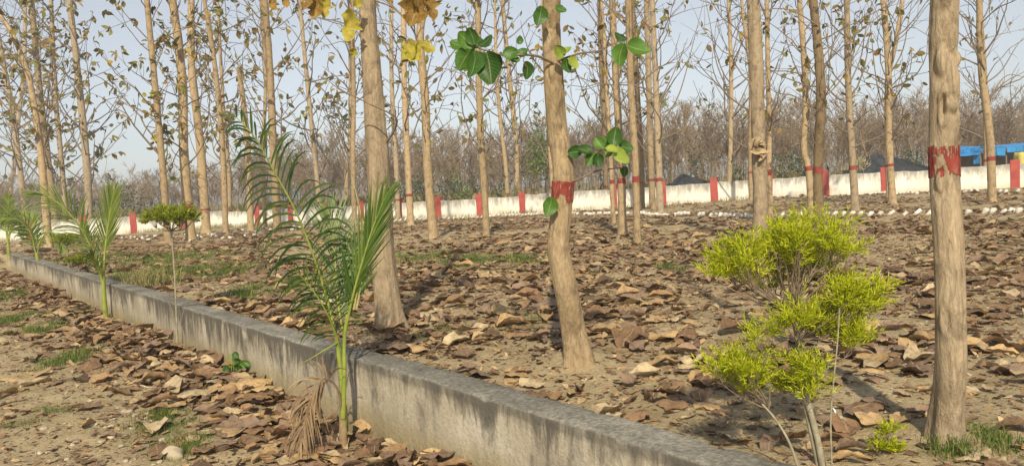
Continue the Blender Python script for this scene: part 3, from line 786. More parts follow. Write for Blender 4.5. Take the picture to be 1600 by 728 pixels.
for V, F, uv in BROAD + RAGGED:
    mb = MB(); mb.add(V + np.array([0, .5, 0]), F, uv); BROADM.append(mb.mesh('broad_leaf'))
def hang_leaf(root, b, c_px, tip_px, size_px, Y, mat, dy=0, yaw=0.0, rng=np.random.default_rng(5), wide=1.0, name='leaf'):
    """leaf from stalk pixel towards tip pixel, its blade facing roughly outwards"""
    p0 = at(*c_px, Y+dy); p1 = at(*tip_px, Y+dy) ; p1[1] += yaw
    L = size_px*Y/F_PX*rng.uniform(.78, .98)
    y = p1-p0; y /= np.linalg.norm(y)
    up = np.array([rng.uniform(-.9,.9), -1.0, rng.uniform(-.1,1.1)]); x = np.cross(y, up); x /= np.linalg.norm(x); z = np.cross(x, y)
    me = BROADM[rng.integers(3) + (3 if mat in (M_YELLOW, M_OCHRE, M_DRY['mauve']) else 0)]
    o = bpy.data.objects.new(name, me); COL.objects.link(o); o.parent = root
    if not me.materials: me.materials.append(mat)
    o.material_slots[0].link = 'OBJECT'; o.material_slots[0].material = mat
    m = Matrix(((x[0]*L*wide, y[0]*L, z[0]*L, p0[0]-b[0]), (x[1]*L*wide, y[1]*L, z[1]*L, p0[1]-b[1]), (x[2]*L*wide, y[2]*L, z[2]*L, p0[2]-b[2]), (0,0,0,1)))
    o.matrix_local = m
    return o
root, b, _, _, Y = TREES['front']
place_twig(root, b, [(866,100),(840,88),(812,86),(785,86),(762,80),(738,72)], Y, .010, .004, [0,-.1,-.2,-.25,-.3,-.3])
place_twig(root, b, [(820,86),(818,96),(822,104)], Y, .004, .002, [-.18,-.2,-.2])
place_twig(root, b, [(872,95),(905,84),(935,80),(960,68),(978,66)], Y, .008, .003, [0,-.1,-.15,-.2,-.2])
place_twig(root, b, [(888,238),(905,234),(925,240),(945,232),(965,226)], Y, .012, .004, [0,-.05,-.1,-.15,-.15])
place_twig(root, b, [(890,284),(905,280),(930,268),(955,264),(975,262)], Y, .009, .003, [0,-.05,-.08,-.1,-.12])
place_twig(root, b, [(868,330),(862,318),(859,306)], Y, .004, .002, [-.05,-.09,-.1])
place_twig(root, b, [(857,16),(848,14),(842,14)], Y, .005, .002, [0,-.05,-.1])
G, Li = M_GREENLEAF, M_LIMELEAF
for c, t, s, mt, dy, yaw in [
    ((742,76),(702,82),30,G,-.3,.02),((740,74),(703,38),38,G,-.32,-.03),((742,70),(732,44),32,G,-.35,-.02),((748,72),(766,56),30,G,-.3,.0),
    ((735,78),(715,112),36,G,-.33,.02),((742,80),(733,122),44,G,-.36,-.04),((752,82),(738,120),40,G,-.3,.03),((760,82),(768,130),50,G,-.38,-.03),
    ((770,82),(780,108),30,G,-.3,.02),((786,86),(812,80),26,G,-.28,-.02),((778,84),(760,112),36,G,-.26,.06),((732,74),(700,62),34,G,-.25,.05),((748,74),(735,50),36,G,-.24,.06),
    ((808,86),(826,76),20,G,-.2,0),((822,96),(822,124),28,G,-.2,.0),((812,70),(812,64),14,G,-.15,.0),((792,88),(806,92),24,G,-.22,.02),
    ((880,90),(870,76),24,Li,-.1,-.03),((878,84),(898,70),20,Li,-.1,.02),((884,92),(892,118),26,G,-.1,.0),((890,90),(903,108),24,Li,-.1,.0),((880,94),(884,112),20,G,-.06,0),
    ((974,68),(968,104),38,G,-.2,-.02),((980,72),(1014,78),38,G,-.22,.02),((980,62),(966,54),24,G,-.18,.0),
    ((846,10),(838,48),38,G,-.1,.0),((868,12),(886,18),18,G,-.1,.0),
    ((910,236),(896,258-20),30,G,-.1,.03),((925,238),(905,232),26,G,-.12,.0),((930,238),(918,258),30,G,-.12,.0),((934,240),(935,260),24,G,-.14,.0),
    ((942,232),(932,216),26,G,-.15,.03),((950,230),(944,210),26,G,-.15,.05),((958,228),(962,202),30,G,-.16,.0),((966,228),(988,232),28,G,-.14,.03),
    ((948,230),(962,238),22,Li,-.2,-.04),((964,230),(982,256),34,Li,-.2,-.04),((955,232),(945,248),20,G,-.15,.0),((976,260),(975,278),20,G,-.12,.0),
    ((862,308),(856,330),32,G,-.12,.0)]:
    hang_leaf(root, b, c, t, s, Y, mt, dy, yaw)
# ---- withered and yellow leaves hanging off the thick bandless tree
root, b, _, _, Y = TREES['wide']
place_twig(root, b, [(604,222),(616,204),(620,186),(607,176),(582,165),(556,152),(535,142),(524,132)], Y, .011, .004, [0,-.1,-.22,-.26,-.3,-.32,-.34,-.36])
place_twig(root, b, [(545,148),(530,140),(512,126),(498,120)], Y, .006, .002, [-.33,-.36,-.38,-.4])
place_twig(root, b, [(588,2),(612,12),(636,34),(648,54),(652,66)], Y, .008, .003, [0,-.15,-.2,-.22,-.22])
place_twig(root, b, [(585,36),(610,40),(636,58),(652,78)], Y, .005, .002, [0,-.1,-.2,-.2])
place_twig(root, b, [(574,-60),(545,-40),(520,-20),(498,-2)], Y, .012, .004, [0,-.2,-.3,-.35])
place_twig(root, b, [(545,-40),(548,-10),(549,18)], Y, .005, .002, [-.2,-.25,-.25])
place_twig(root, b, [(520,-20),(480,-24),(440,-14),(424,-4)], Y, .006, .002, [-.3,-.35,-.4,-.4])
place_twig(root, b, [(578,-60),(620,-50),(650,-30),(662,-10)], Y, .012, .004, [0,-.2,-.3,-.3])
for c, t, s, mt, dy, yaw in [((549,16),(540,66),54,M_YELLOW,-.25,.0),((554,74),(549,92),18,M_YELLOW,-.2,.03),((498,-4),(490,26),36,M_OCHRE,-.35,.0),((505,-6),(505,28),34,M_YELLOW,-.33,.02),((490,-8),(470,20),30,M_OCHRE,-.36,0),
    ((424,-8),(428,14),26,M_OCHRE,-.4,0),((440,-14),(448,12),28,M_OCHRE,-.4,0),((655,-8),(640,44),54,M_OCHRE,-.3,0),((662,-8),(676,30),44,M_OCHRE,-.3,.03),((648,-14),(662,32),40,M_OCHRE,-.28,0),((610,-30),(606,10),34,M_OCHRE,-.2,0),
    ((652,66),(626,96),44,M_YELLOW,-.22,0),((654,64),(678,80),30,M_YELLOW,-.22,.0),((652,68),(612,116),46,M_DRY['mauve'],-.2,.03),((654,72),(640,96),32,M_YELLOW,-.24,-.03),((560,-10),(556,14),26,M_YELLOW,-.2,0)]:
    hang_leaf(root, b, c, t, s, Y, mt, dy, yaw)
# ---- bright yellow clump
root, b, _, _, Y = TREES['f']
for k in range(16):
    x, y = 240+RNG.normal(0, 11), 152+RNG.normal(0, 14)
    hang_leaf(root, b, (x, y), (x+RNG.uniform(-6,6), y+9), RNG.uniform(7, 11), Y, M_YELLOW if RNG.random() < .6 else M_OCHRE, RNG.uniform(-.3,.3))
for k in range(5):
    x, y = 244+RNG.normal(0, 5), 212+RNG.normal(0, 6)
    hang_leaf(root, b, (x, y), (x+RNG.uniform(-6,6), y+9), RNG.uniform(7, 11), Y, M_YELLOW, RNG.uniform(-.2,.2))
# ---- long bare branches that read against the sky
for key, lines in {'ii': [[(1278,110),(1300,90),(1330,60),(1380,20),(1410,-10)],[(1278,160),(1310,130),(1345,70),(1370,10)],[(1278,150),(1250,120),(1228,60),(1218,0)],[(1279,172),(1240,150),(1205,140),(1150,80)],[(1278,40),(1230,15),(1170,20),(1100,40)]],
                   'mm': [[(1541,130),(1565,110),(1590,70),(1610,50)],[(1543,160),(1570,120),(1600,120)],[(1540,110),(1515,60),(1500,20)]],
                   'dd': [[(1141,150),(1120,100),(1110,40),(1100,-10)],[(1142,190),(1165,140),(1185,90)],[(1142,120),(1160,60),(1166,10)]],
                   'kk': [[(1390,200),(1370,130),(1360,40),(1355,0)],[(1388,120),(1410,80),(1420,30),(1425,0)],[(1391,220),(1420,200),(1440,160)]],
                   'jj': [[(1330,190),(1305,160),(1290,140)],[(1328,130),(1345,90),(1352,50),(1365,0)],[(1333,230),(1370,215),(1400,200)]],
                   'cc': [[(1027,200),(1060,150),(1085,60),(1100,0)],[(1025,170),(1050,120),(1075,60)],[(1028,220),(1075,200),(1100,190)]],
                   's': [[(752,200),(720,240),(690,250),(670,230)],[(750,160),(780,120),(800,70)]],
                   'e': [[(137,260),(170,210),(220,170)],[(132,200),(160,160),(200,150)]],
                   'n': [[(546,200),(520,160),(495,130),(470,110)],[(542,240),(525,200),(500,180)]]}.items():
    root, b, _, _, Y = TREES[key]
    for ln in lines:
        place_twig(root, b, ln, Y, .016*Y/16, .004*Y/16, [RNG.uniform(-.5,.5)*i/len(ln) for i in range(len(ln))], 'branch', M_TWIG, 14, 5)

# ------------------------------------------------------------------ forest beyond the wall
def forest_shape(seed, h, lean=0.0, nb=26, twigs=5, low=.22):
    rng = np.random.default_rng(seed); mb = MB()
    n = 9; P = [np.array([0, 0, -0.3])]; d = np.array([lean, 0, 1.0])
    for i in range(n): d = d + rng.normal(0, .06, 3); d[2] = 1; P.append(P[-1] + d/np.linalg.norm(d)*(h+.3)/n)
    P = np.array(P); r = 0.06*h/7; R = np.linspace(r, r*.15, len(P)); tube(mb, P, R, 5, cap=False)
    for k in range(nb):
        t = rng.uniform(low, 1)**0.8; i = t*(len(P)-1); j = int(min(i, len(P)-2)); p = lerp(P[j], P[j+1], i-j)
        az = rng.uniform(0, 6.28); el = rng.uniform(.5, 1.2); L = h*rng.uniform(.12, .34)*(1.15-t*.6)
        d = np.array([math.cos(az)*math.cos(el), math.sin(az)*math.cos(el), math.sin(el)]); q = [p]
        for _ in range(4): d = d + rng.normal(0, .18, 3) + [0, 0, .08]; d /= np.linalg.norm(d); q.append(q[-1]+d*L/4)
        q = np.array(q); r1 = r*.38*(1.1-t*.7); tube(mb, q, np.linspace(r1, .012, 5), 3, cap=False)
        for w in range(twigs):
            jj = rng.integers(1, 5); dd = d + rng.normal(0, .55, 3) + [0, 0, .25]; dd /= np.linalg.norm(dd); l = L*rng.uniform(.25, .6)
            e = q[jj]+dd*l*.5; dd2 = dd + rng.normal(0, .3, 3)
            tube(mb, np.array([q[jj], e, e+dd2*l*.5]), [.020, .016, .010], 3, cap=False)
    return mb
FM = [forest_shape(100+i, 7.0, random.uniform(-.08, .08), 30, 9).mesh('bare_tree_shape') for i in range(7)]
def forest_y(x_over_y): return 62 if x_over_y > 0.2 else lerp(62, 84, min(1, (0.2-x_over_y)/0.7))
L_F = 'bare brown forest tree standing beyond the white boundary wall'
cnt = 0
for k in range(230):
    s = -0.78 + 1.56*((k*0.618034) % 1.0); Yd = forest_y(s) + abs(RNG.normal(0, 9)) - 2
    x = s*Yd; h = RNG.uniform(.66, 1.02) * (0.80 if s < -.35 else 1.0)
    r = empty('forest_tree', (x, Yd, float(base_h(x, Yd))), L_F, 'tree', 'bare forest trees')
    o = link('trunk', FM[k % 7], None, r)
    if not FM[k % 7].materials: FM[k % 7].materials.append(M_GREYTWIG)
    o.material_slots[0].link = 'OBJECT'; o.material_slots[0].material = M_GREYTWIG if RNG.random() < .7 else M_GREYTWIG2
    o.scale = (h*RNG.uniform(.8, 1.25), h*RNG.uniform(.8, 1.25), h); o.rotation_euler = (0, 0, RNG.uniform(0, 6.28))
# the wood behind, one mass
arrs = []
for i in range(5):
    m = forest_shape(300+i, 7.0, 0, 28, 6, .06); arrs.append((np.concatenate(m.V), np.concatenate(m.F4)))
mb = MB()
for k in range(520):
    s = -0.85 + 1.7*((k*0.618034+.3) % 1.0); Yd = forest_y(s) + 6 + 50*RNG.random()**1.3; x = s*Yd
    V, F = arrs[k % 5]; h = RNG.uniform(.72, 1.12)*(0.72 if s < -.35 else 1.0)*(1+ (Yd-70)*0.004); a = RNG.uniform(0, 6.28)
    mb.add((V*[h*1.15, h*1.15, h]) @ rotz(a).T + [x, Yd, float(base_h(x, Yd))], F)
o = mb.build('woodland', M_GREYTWIG); tag(o, 'dense bare brown woodland filling the distance', 'woodland', kind='stuff')

# blob foliage for shrubs
QUAD = leaf_grid(3, 3, 1, .6, .7, -.2, .0, seed=2)
def foliage_cloud(mb, c, rad, n, size, rng, lobes=6, shell=0.35):
    L = [np.array([rng.normal(0, .45), rng.normal(0, .45), rng.normal(0, .4)]) for _ in range(lobes)]
    for k in range(n):
        l = L[rng.integers(lobes)]; d = rng.normal(0, 1, 3); d /= np.linalg.norm(d)
        p = (l + d*rng.uniform(shell, 1)*0.55)*rad
        a = d + rng.normal(0, .6, 3); put_leaf(mb, QUAD, np.asarray(c)+p, a, rng.normal(0, 1, 3), size*rng.uniform(.6, 1.3))
def bush(px, py_base, Y, w, h, mat, label, group=None, n=500, size=.16, name='evergreen_shrub', stem=True, zc=.55):
    rng = np.random.default_rng(int(px*7+Y)); r = ray(px, 300); x = r[0]*Y; z = float(base_h(x, Y))
    root = empty(name, (x, Y, z), label, 'shrub' if name != 'climber_clad_tree' else 'tree', group)
    mb = MB()
    foliage_cloud(mb, (0, 0, h*zc), np.array([w/2, w/2, h*.55]), n, size, rng, 9)
    if True:
        V = mb.V
        for i in range(len(V)): V[i][:, 2] = np.maximum(V[i][:, 2], 0.02)
    mb.build('crown', mat, root)
    ms = MB()
    for k in range(4):
        e = np.array([rng.normal(0, w*.18), rng.normal(0, w*.18), h*.7])
        tube(ms, catmull(np.array([[0,0,-.2], e*.5+rng.normal(0,.05,3), e]), 8), np.linspace(.05, .012, 8), 5)
    ms.build('trunk', M_GREYTWIG2, root)
L_E = 'dark green evergreen shrub against the bare woodland'
for px, Y, w, h in [(110,66,4.2,3.0),(160,70,3.2,3.4),(205,66,4.6,3.6),(240,68,3.4,3.0),(700,60,2.4,2.7),(655,62,2.0,2.6),(736,62,2.2,2.4),(1218,56,4.0,2.9),(1238,58,3.0,2.6),(1428,54,2.0,2.6),(620,64,3.0,3.4),(1155,60,2.4,2.4),(785,63,2.4,2.3),(8,60,2.6,3.2)]:
    bush(px, 0, Y, w, h, M_EVER, L_E, 'evergreen shrubs beyond the wall')
bush(720, 0, 58, 1.5, 2.3, M_VINE, 'small bright green shrub behind the boundary wall')
bush(845, 0, 58, 1.9, 6.2, M_VINE, 'slim tree clad in green climber leaves rising out of the bare woodland', n=700, size=.22, name='climber_clad_tree', zc=.6)
bush(1093, 0, 60, 1.4, 4.0, M_EVER, 'narrow dark green tree in the bare woodland', n=300, name='climber_clad_tree')

# scrub behind the wall
mb = MB(); rng = np.random.default_rng(77)
for k in range(7500):
    i = rng.uniform(0, len(pts)-1.001); j = int(i); p = lerp(pts[j], pts[j+1], i-j)
    back = 0.8 + abs(rng.normal(0, 5)); x, y = p[0]*(1+back/p[1]), p[1]+back
    if 18.0 < x and y < 50.5 or (8.5 < x < 13.5 and y < 51): continue
    h = rng.uniform(.5, 1.7)*(0.75+0.5*max(0, vnoise(x*.3, y*.3, 4)))
    put_leaf(mb, QUAD, np.array([x, y, float(base_h(x, y)) + h*rng.random()]), np.array([rng.normal(0,.4), rng.normal(0,.4), 1.0]), rng.normal(0,1,3), rng.uniform(.25,.6))
o = mb.build('scrub', M_SCRUB); tag(o, 'tangle of dry olive scrub behind the boundary wall', 'scrub', kind='stuff')

# ------------------------------------------------------------------ tarpaulin heaps and blue shelter
def heap(px0, px1, ytop, Y, label, seed, cap=None):
    a, b_ = at(px0, 260, Y), at(px1, 260, Y); c = (a+b_)/2; z0 = float(base_h(c[0], Y)); w = (b_[0]-a[0])*2.1
    ht = at((px0+px1)/2, ytop, Y)[2]-z0
    root = empty('covered_heap', (c[0], Y, z0), label, 'heap')
    n = 44; th = np.linspace(0, 2*math.pi, n, endpoint=False)[None]; t = np.linspace(0, 1, 22)[:, None]
    prof = (1-t)**.85
    rr = np.sin(t*math.pi/2)*(1+.10*vnoise(np.cos(th)*2+seed, np.sin(th)*2, seed))
    X = rr*np.cos(th)*w/2 - .10*w*(1-t); Yy = rr*np.sin(th)*w*.17
    Z = ht*prof*(1+.10*fbm(X*1.1+seed, Yy*1.1, seed, 2)) - .30*np.abs(fbm(X*1.5+seed, Yy*3, 1, 4))*(1-t*.6) + .12*(X/w)*ht - np.abs(.07*np.sin(th*9+seed))*t
    Z = np.where(t >= 1, -0.1, Z)
    mb = MB(); mb.add(np.stack([X, Yy, Z+0*X], -1).reshape(-1,3), grid_faces(22, n, True)); o = mb.build('tarpaulin', M_BLACKTARP, root)
    return root, c, z0, w, ht
r, c, z0, w, ht = heap(1338, 1440, 241, 46.5, 'mound under a wrinkled black tarpaulin with straw at one end', 3)
mb = MB(); rng = np.random.default_rng(3)
for k in range(260):
    p = np.array([-w*.235+rng.normal(0, .25), -.35+rng.normal(0, .15), ht*.72+rng.normal(0, .14)])
    d = rng.normal(0, 1, 3)*[.6,.3,1]; d /= np.linalg.norm(d)
    tube(mb, np.array([p, p+d*.18, p+d*.32+rng.normal(0,.03,3)]), [.02,.02,.015], 3, cap=False)
mb.build('straw', M_STRAW, r)
heap(1052, 1122, 272, 47.0, 'low black tarpaulin mound just showing over the wall', 8)

def sheet(name, corners, mat, root, o0, sag=.05, n=12, corr=0.0, thick=.03):
    A, B, Cc, D = [np.asarray(q, float)-o0 for q in corners]
    u = np.linspace(0, 1, n)[:, None, None]; v = np.linspace(0, 1, n)[None, :, None]
    P = (A*(1-u)+B*u)*(1-v) + (D*(1-u)+Cc*u)*v
    P[..., 2] += (-sag*np.sin(math.pi*u)*np.sin(math.pi*v))[..., 0] + corr*np.sin(u*40)[..., 0]
    P = P + .015*np.stack([vnoise(P[...,0]*3, P[...,1]*3, k*9.) for k in range(3)], -1)
    Q = P - np.array([0, 0.0, thick])
    mb = MB(); mb.add(P.reshape(-1,3), grid_faces(n, n)); mb.add(Q.reshape(-1,3), grid_faces(n, n)[:, ::-1])
    rim = [(i,0) for i in range(n)]+[(n-1,j) for j in range(1,n)]+[(i,n-1) for i in range(n-2,-1,-1)]+[(0,j) for j in range(n-2,0,-1)]
    V = np.array([P[i,j] for i,j in rim]+[Q[i,j] for i,j in rim]); m = len(rim)
    mb.add(V, [[k, (k+1)%m, m+(k+1)%m, m+k] for k in range(m)])
    return mb.build(name, mat, root)
Ys = 47.0
p0 = at(1560, 260, Ys); zg = float(base_h(p0[0], Ys))
shed = empty('blue_shelter', (p0[0], Ys, zg), 'makeshift shelter roofed with bright blue sheets behind the boundary wall', 'shelter')
o0 = np.array([p0[0], Ys, zg])
def q(px, py, dy=0): return at(px, py, Ys+dy)
def q2(px, py, dy): a = at(px, py, Ys); a[1] += dy; return a
sheet('roof_sheet', [q(1484,236), q(1532,229), q2(1536,226,2.2), q2(1486,231,2.2)], M_BLUETARP, shed, o0)
sheet('roof_sheet', [q(1536,230), q(1572,231), q2(1574,227,2.2), q2(1536,226,2.2)], M_BLUETARP, shed, o0)
sheet('roof_sheet', [q(1574,230), q(1660,222), q2(1660,218,2.6), q2(1574,226,2.6)], M_BLUETARP, shed, o0)
sheet('wall_sheet', [q(1574,238), q(1660,232), q(1660,223), q(1574,230.5)], M_BLUETARP, shed, o0, 0)
sheet('wall_sheet', [q(1536,241), q(1571,243), q(1571,231), q(1536,230.5)], M_BLUETARP, shed, o0, 0)
sheet('wall_sheet', [q(1484,241), q(1533,237), q(1533,229.5), q(1484,236.5)], M_BLUETARP, shed, o0, 0)
sheet('awning', [q(1486,245,-.9), q(1530,241,-.9), q(1532,238,-.05), q(1486,241,-.05)], M_BLUETARP, shed, o0)
sheet('side_sheet', [q(1521,256,-.5), q(1531,255,-.5), q(1531,242,-.5), q(1521,243,-.5)], M_BLUETARP, shed, o0, 0)
for px in (1488, 1532, 1572, 1640):
    a = at(px, 240, Ys+.25)-o0; mb = MB(); tube(mb, np.array([[a[0], a[1], -.2], [a[0], a[1], a[2]]]), .05, 6); mb.build('pole', M_TWIG, shed)
mb = MB(); a = at(1486, 300, Ys+2.4)-o0; e = at(1660, 300, Ys+2.4)-o0
box(mb, ((a[0]+e[0])/2, 2.45, .85), (e[0]-a[0], .05, 1.9)); mb.build('back_panel', M_BOARD, shed, False)
p0 = at(1596, 244, 45.5); zg = float(base_h(p0[0], 45.5))
ys_ = empty('yellow_cover', (p0[0], 45.5, zg), 'yellow sheet draped over a stack beside the blue shelter', 'cover')
n = 16; th = np.linspace(0, 2*math.pi, 20, endpoint=False)[None]; t = np.linspace(0, 1, n)[:, None]; ht = at(1596, 238, 45.5)[2]-zg
sq = 1/np.maximum(np.abs(np.cos(th)), np.abs(np.sin(th)))**.8
X = np.minimum(1, t*2.2)*sq*np.cos(th)*.32*(1+.1*np.sin(th*7)*t); Yy = np.minimum(1, t*2.2)*sq*np.sin(th)*.4; Z = ht*(1-np.clip((t-.4)/.6, 0, 1)) + .03*np.sin(th*5)*t
mb = MB(); mb.add(np.stack([X, Yy, Z], -1).reshape(-1,3), grid_faces(n, 20, True)); mb.build('sheet', M_YELTARP, ys_)

# ------------------------------------------------------------------ whitewashed brick edging
def edging(poly, label, spacing):
    W = np.array([ground_at(*p) for p in poly]); W = catmull(W, 400)
    s = np.concatenate([[0], np.cumsum(np.linalg.norm(np.diff(W[:, :2], axis=0), axis=1))])
    c = W[len(W)//2]; root = empty('brick_edging', c, label, 'edging'); rng = np.random.default_rng(int(poly[0][0]))
    sh = []
    for k in range(3):
        mb = MB(); box(mb, (0,0,0), (.23,.11,.075), jit=.006); sh.append(mb.mesh('brick'))
        sh[-1].materials.append(M_BRICK)
    d = rng.uniform(0, .1)
    while d < s[-1]:
        x, y = np.interp(d, s, W[:, 0]), np.interp(d, s, W[:, 1]); x2, y2 = np.interp(d+.1, s, W[:, 0]), np.interp(d+.1, s, W[:, 1])
        if rng.random() < .88:
            o = link('brick', sh[rng.integers(3)], None, root)
            o.location = (x-c[0], y-c[1]+rng.normal(0,.02), float(H(x, y))+.045+rng.normal(0,.012)-c[2])
            o.rotation_euler = (rng.normal(0,.15), -.72+rng.normal(0,.12), math.atan2(y2-y, x2-x)+rng.normal(0,.1))
        d += spacing*rng.uniform(.9, 1.12)
edging([(603,348),(700,343),(800,338),(900,336),(1000,336),(1090,338),(1180,342)], 'sawtooth row of whitewashed bricks between the trunks below the white wall', .27)
edging([(1185,341),(1240,338),(1300,338),(1400,337),(1500,336),(1640,335)], 'broken sawtooth row of whitewashed bricks half buried in leaves', .29)
edging([(1335,304),(1430,304),(1500,302),(1560,301),(1630,300)], 'short row of whitewashed bricks at the foot of the wall', .33)
L_B = 'loose whitewashed brick lying in the leaf litter'
sh = []
for k in range(4):
    mb = MB(); box(mb, (0,0,0), (.2,.12,.08), jit=.02); sh.append(mb.mesh('loose_brick')); sh[-1].materials.append(M_BRICK)
for k in range(85):
    px, py = RNG.uniform(150, 600), 0
    py = 376 - (px-150)*.058 + abs(RNG.normal(0, 7))*(1 if px < 420 else .3) - 3
    p = ground_at(px, py); o = tag(link('loose_brick', sh[k % 4]), L_B, 'brick', 'loose whitewashed bricks')
    o.location = (p[0], p[1], p[2]+.03); o.rotation_euler = (RNG.normal(0,.4), RNG.normal(0,.4), RNG.uniform(0,6.28)); s = RNG.uniform(.6,1.15); o.scale = (s,s,s)

# ------------------------------------------------------------------ palms
def leaflet(P0, d, L, w, droop, side, m=6, fold=.25, rng=None):
    pts = [P0]; d = d/np.linalg.norm(d)
    for j in range(m-1):
        d = d + np.array([0, 0, -droop*(j+1)/m]); d /= np.linalg.norm(d); pts.append(pts[-1]+d*L/(m-1))
    pts = np.array(pts); T = np.gradient(pts, axis=0); T /= np.linalg.norm(T, axis=1)[:, None]
    S = np.cross(T, side); S /= np.linalg.norm(S, axis=1)[:, None]+1e-9
    N = np.cross(S, T)
    ww = w*np.array([.35, .9, 1, .85, .55, .03])[:m, None]/2
    V = np.stack([pts-S*ww+N*ww*fold, pts, pts+S*ww+N*ww*fold], 1).reshape(-1, 3)
    return V, grid_faces(m, 3)
def frond(root, b, line, Y, dys, r0, r1, nl, Lmax, w, normal, droop, start=.25, single=False, mat=M_PALM2, smat=M_STALK, fwd=.75, sweep=1.0, rng=None, noise=.1, name='frond', prof=None):
    q = np.array([at(px, py, Y+dy)-b for (px, py), dy in zip(line, dys)])
    n = 40; P = catmull(q, n); mb = MB(); tube(mb, P, np.linspace(r0, r1, n), 6)
    fr = mb.build(name, smat, root)
    T = np.gradient(P, axis=0); T /= np.linalg.norm(T, axis=1)[:, None]
    normal = np.asarray(normal, float)
    mm = MB()
    for k in range(nl):
        t = start + (1-start)*(k+.5)/nl; i = t*(n-1); j = int(min(i, n-2)); p = lerp(P[j], P[j+1], i-j); tt = T[j]
        s0 = np.cross(tt, normal); s0 /= np.linalg.norm(s0)
        nn = np.cross(s0, tt)
        f = (t-start)/(1-start); Ls = Lmax*(prof(f) if prof else (math.sin(math.pi*min(1, .22+f*.72))**.8))
        for sd in (-1, 1):
            d = tt*(fwd+.5*f) + s0*sd*sweep*(1-.45*f) + nn*.12 + rng.normal(0, noise, 3)
            V, F = leaflet(p, d, Ls*rng.uniform(.85,1.1), w*rng.uniform(.8,1.1), droop*rng.uniform(.6,1.3), nn, rng=rng)
            if single: m1 = MB(); m1.add(V, F); m1.build('leaflet', mat, fr)
            else: mm.add(V, F)
    if not single: mm.build('leaflets', mat, fr)
    return fr
rng = np.random.default_rng(21)
b = ground_at(535, 700); Y = b[1]
palm = empty('young_palm', b, 'tall young feather palm with a dead brown frond, in front of the low wall', 'palm')
def stem(root, b, line, Y, r0, r1, mat=M_STALK, name='stem', n=26, dys=None, rings=True):
    q_ = np.array([at(px, py, Y+(dys[i] if dys else 0))-b for i, (px, py) in enumerate(line)]); q_[0][2] -= .06
    P = catmull(q_, n); mb = MB(); r = np.linspace(r0, r1, n)
    if rings: r = r*(1+.06*np.sin(np.arange(n)*1.7))
    tube(mb, P, r, 9); return mb.build(name, mat, root)
stem(palm, b, [(536,702),(536,650)], Y, .034, .027, mat_plain('palm_base_husk', (0.20,0.13,0.07), (0.36,0.26,0.15), 20), 'stem_base', 14)
stem(palm, b, [(536,652),(535,600),(530,556),(527,530)], Y, .026, .016)
stem(palm, b, [(535,640),(538,590),(538,540),(541,500)], Y, .019, .012, dys=[-.02,-.03,-.03,-.03])
Yp = Y
frond(palm, b, [(529,545),(512,470),(490,400),(462,330),(425,262),(398,215),(366,180)], Yp, [0,0,-.05,-.1,-.15,-.2,-.22], .012, .003, 31, .44, .018, (.55,-.75,.4), .85, .16, True, M_PALMDK, fwd=.45, rng=rng, noise=.12)
frond(palm, b, [(541,510),(552,460),(566,410),(583,355),(603,305)], Yp, [-.03,-.05,-.08,-.1,-.1], .011, .003, 26, .46, .014, (-.1,-1,.15), .08, .12, True, M_PALM, fwd=1.5, sweep=.62, rng=rng, noise=.06)
frond(palm, b, [(538,530),(528,470),(524,410),(520,365),(512,325)], Yp, [0,.08,.16,.22,.26], .009, .003, 26, .44, .013, (.2,-1,.2), .14, .12, True, M_PALM, fwd=1.1, sweep=.8, rng=rng, noise=.08)
frond(palm, b, [(533,548),(518,505),(500,470),(478,440),(462,425)], Yp, [0,-.08,-.16,-.22,-.28], .008, .003, 16, .30, .013, (.4,-.8,.5), .45, .15, True, M_PALM, fwd=.5, sweep=1.0, rng=rng, noise=.08)
frond(palm, b, [(540,520),(544,470),(550,430),(560,390)], Yp, [.02,.10,.16,.2], .009, .003, 18, .42, .013, (0,-1,.2), .10, .12, True, M_PALM, fwd=1.3, sweep=.6, rng=rng, noise=.08)
stem(palm, b, [(552,470),(567,420),(574,385),(563,330),(549,272)], Y, .010, .003, M_PALMTAN, 'spear_leaf', dys=[-.05]*5, rings=False)
stem(palm, b, [(556,470),(572,410),(580,350),(584,290)], Y, .009, .003, M_PALMTAN, 'spear_leaf', dys=[-.06]*4, rings=False)
stem(palm, b, [(530,520),(510,545),(492,556),(474,566)], Y, .007, .002, M_STALK, 'leaf_blade', dys=[0,-.1,-.15,-.2], rings=False)
frond(palm, b, [(534,645),(530,615),(520,597),(505,592),(490,612),(476,660),(464,735)], Yp, [-.02,-.06,-.1,-.15,-.2,-.22,-.24], .009, .003, 54, .28, .015, (-.3,-.8,.5), .80, .28, False, M_PALMDRY, mat_plain('dead_stalk', (0.15,0.10,0.06), (0.28,0.19,0.11), 20), fwd=.5, sweep=.75, rng=rng, noise=.22, name='dead_frond')

b = ground_at(166, 502); Y = b[1]
palm2 = empty('young_palm', b, 'yellow-green young palm standing in heaped dry leaves with one upright fan frond', 'palm')
stem(palm2, b, [(166,504),(163,470),(161,430)], Y, .042, .030)
frond(palm2, b, [(161,440),(164,395),(170,345),(177,300)], Y, [0,.05,.05,.05], .020, .006, 40, .60, .016, (0,-1,.05), .05, .30, False, M_PALM2, fwd=1.3, sweep=.62, rng=rng, noise=.05)
frond(palm2, b, [(160,440),(146,395),(125,355),(100,325),(72,306),(45,302)], Y, [0,-.1,-.2,-.3,-.4,-.5], .020, .005, 34, .52, .018, (.2,-.6,.8), .34, .3, False, M_PALM2, fwd=.8, sweep=.8, rng=rng, noise=.08)
frond(palm2, b, [(162,440),(152,400),(135,370),(130,350)], Y, [0,.2,.4,.6], .015, .005, 20, .4, .022, (0,-1,.2), .15, .3, False, M_PALM2, fwd=1, sweep=.8, rng=rng, noise=.1)
frond(palm2, b, [(162,440),(150,410),(140,395)], Y, [0,-.2,-.4], .012, .004, 16, .35, .02, (0,-.6,.6), .2, .2, False, M_PALM2, fwd=1, sweep=.8, rng=rng, noise=.1)
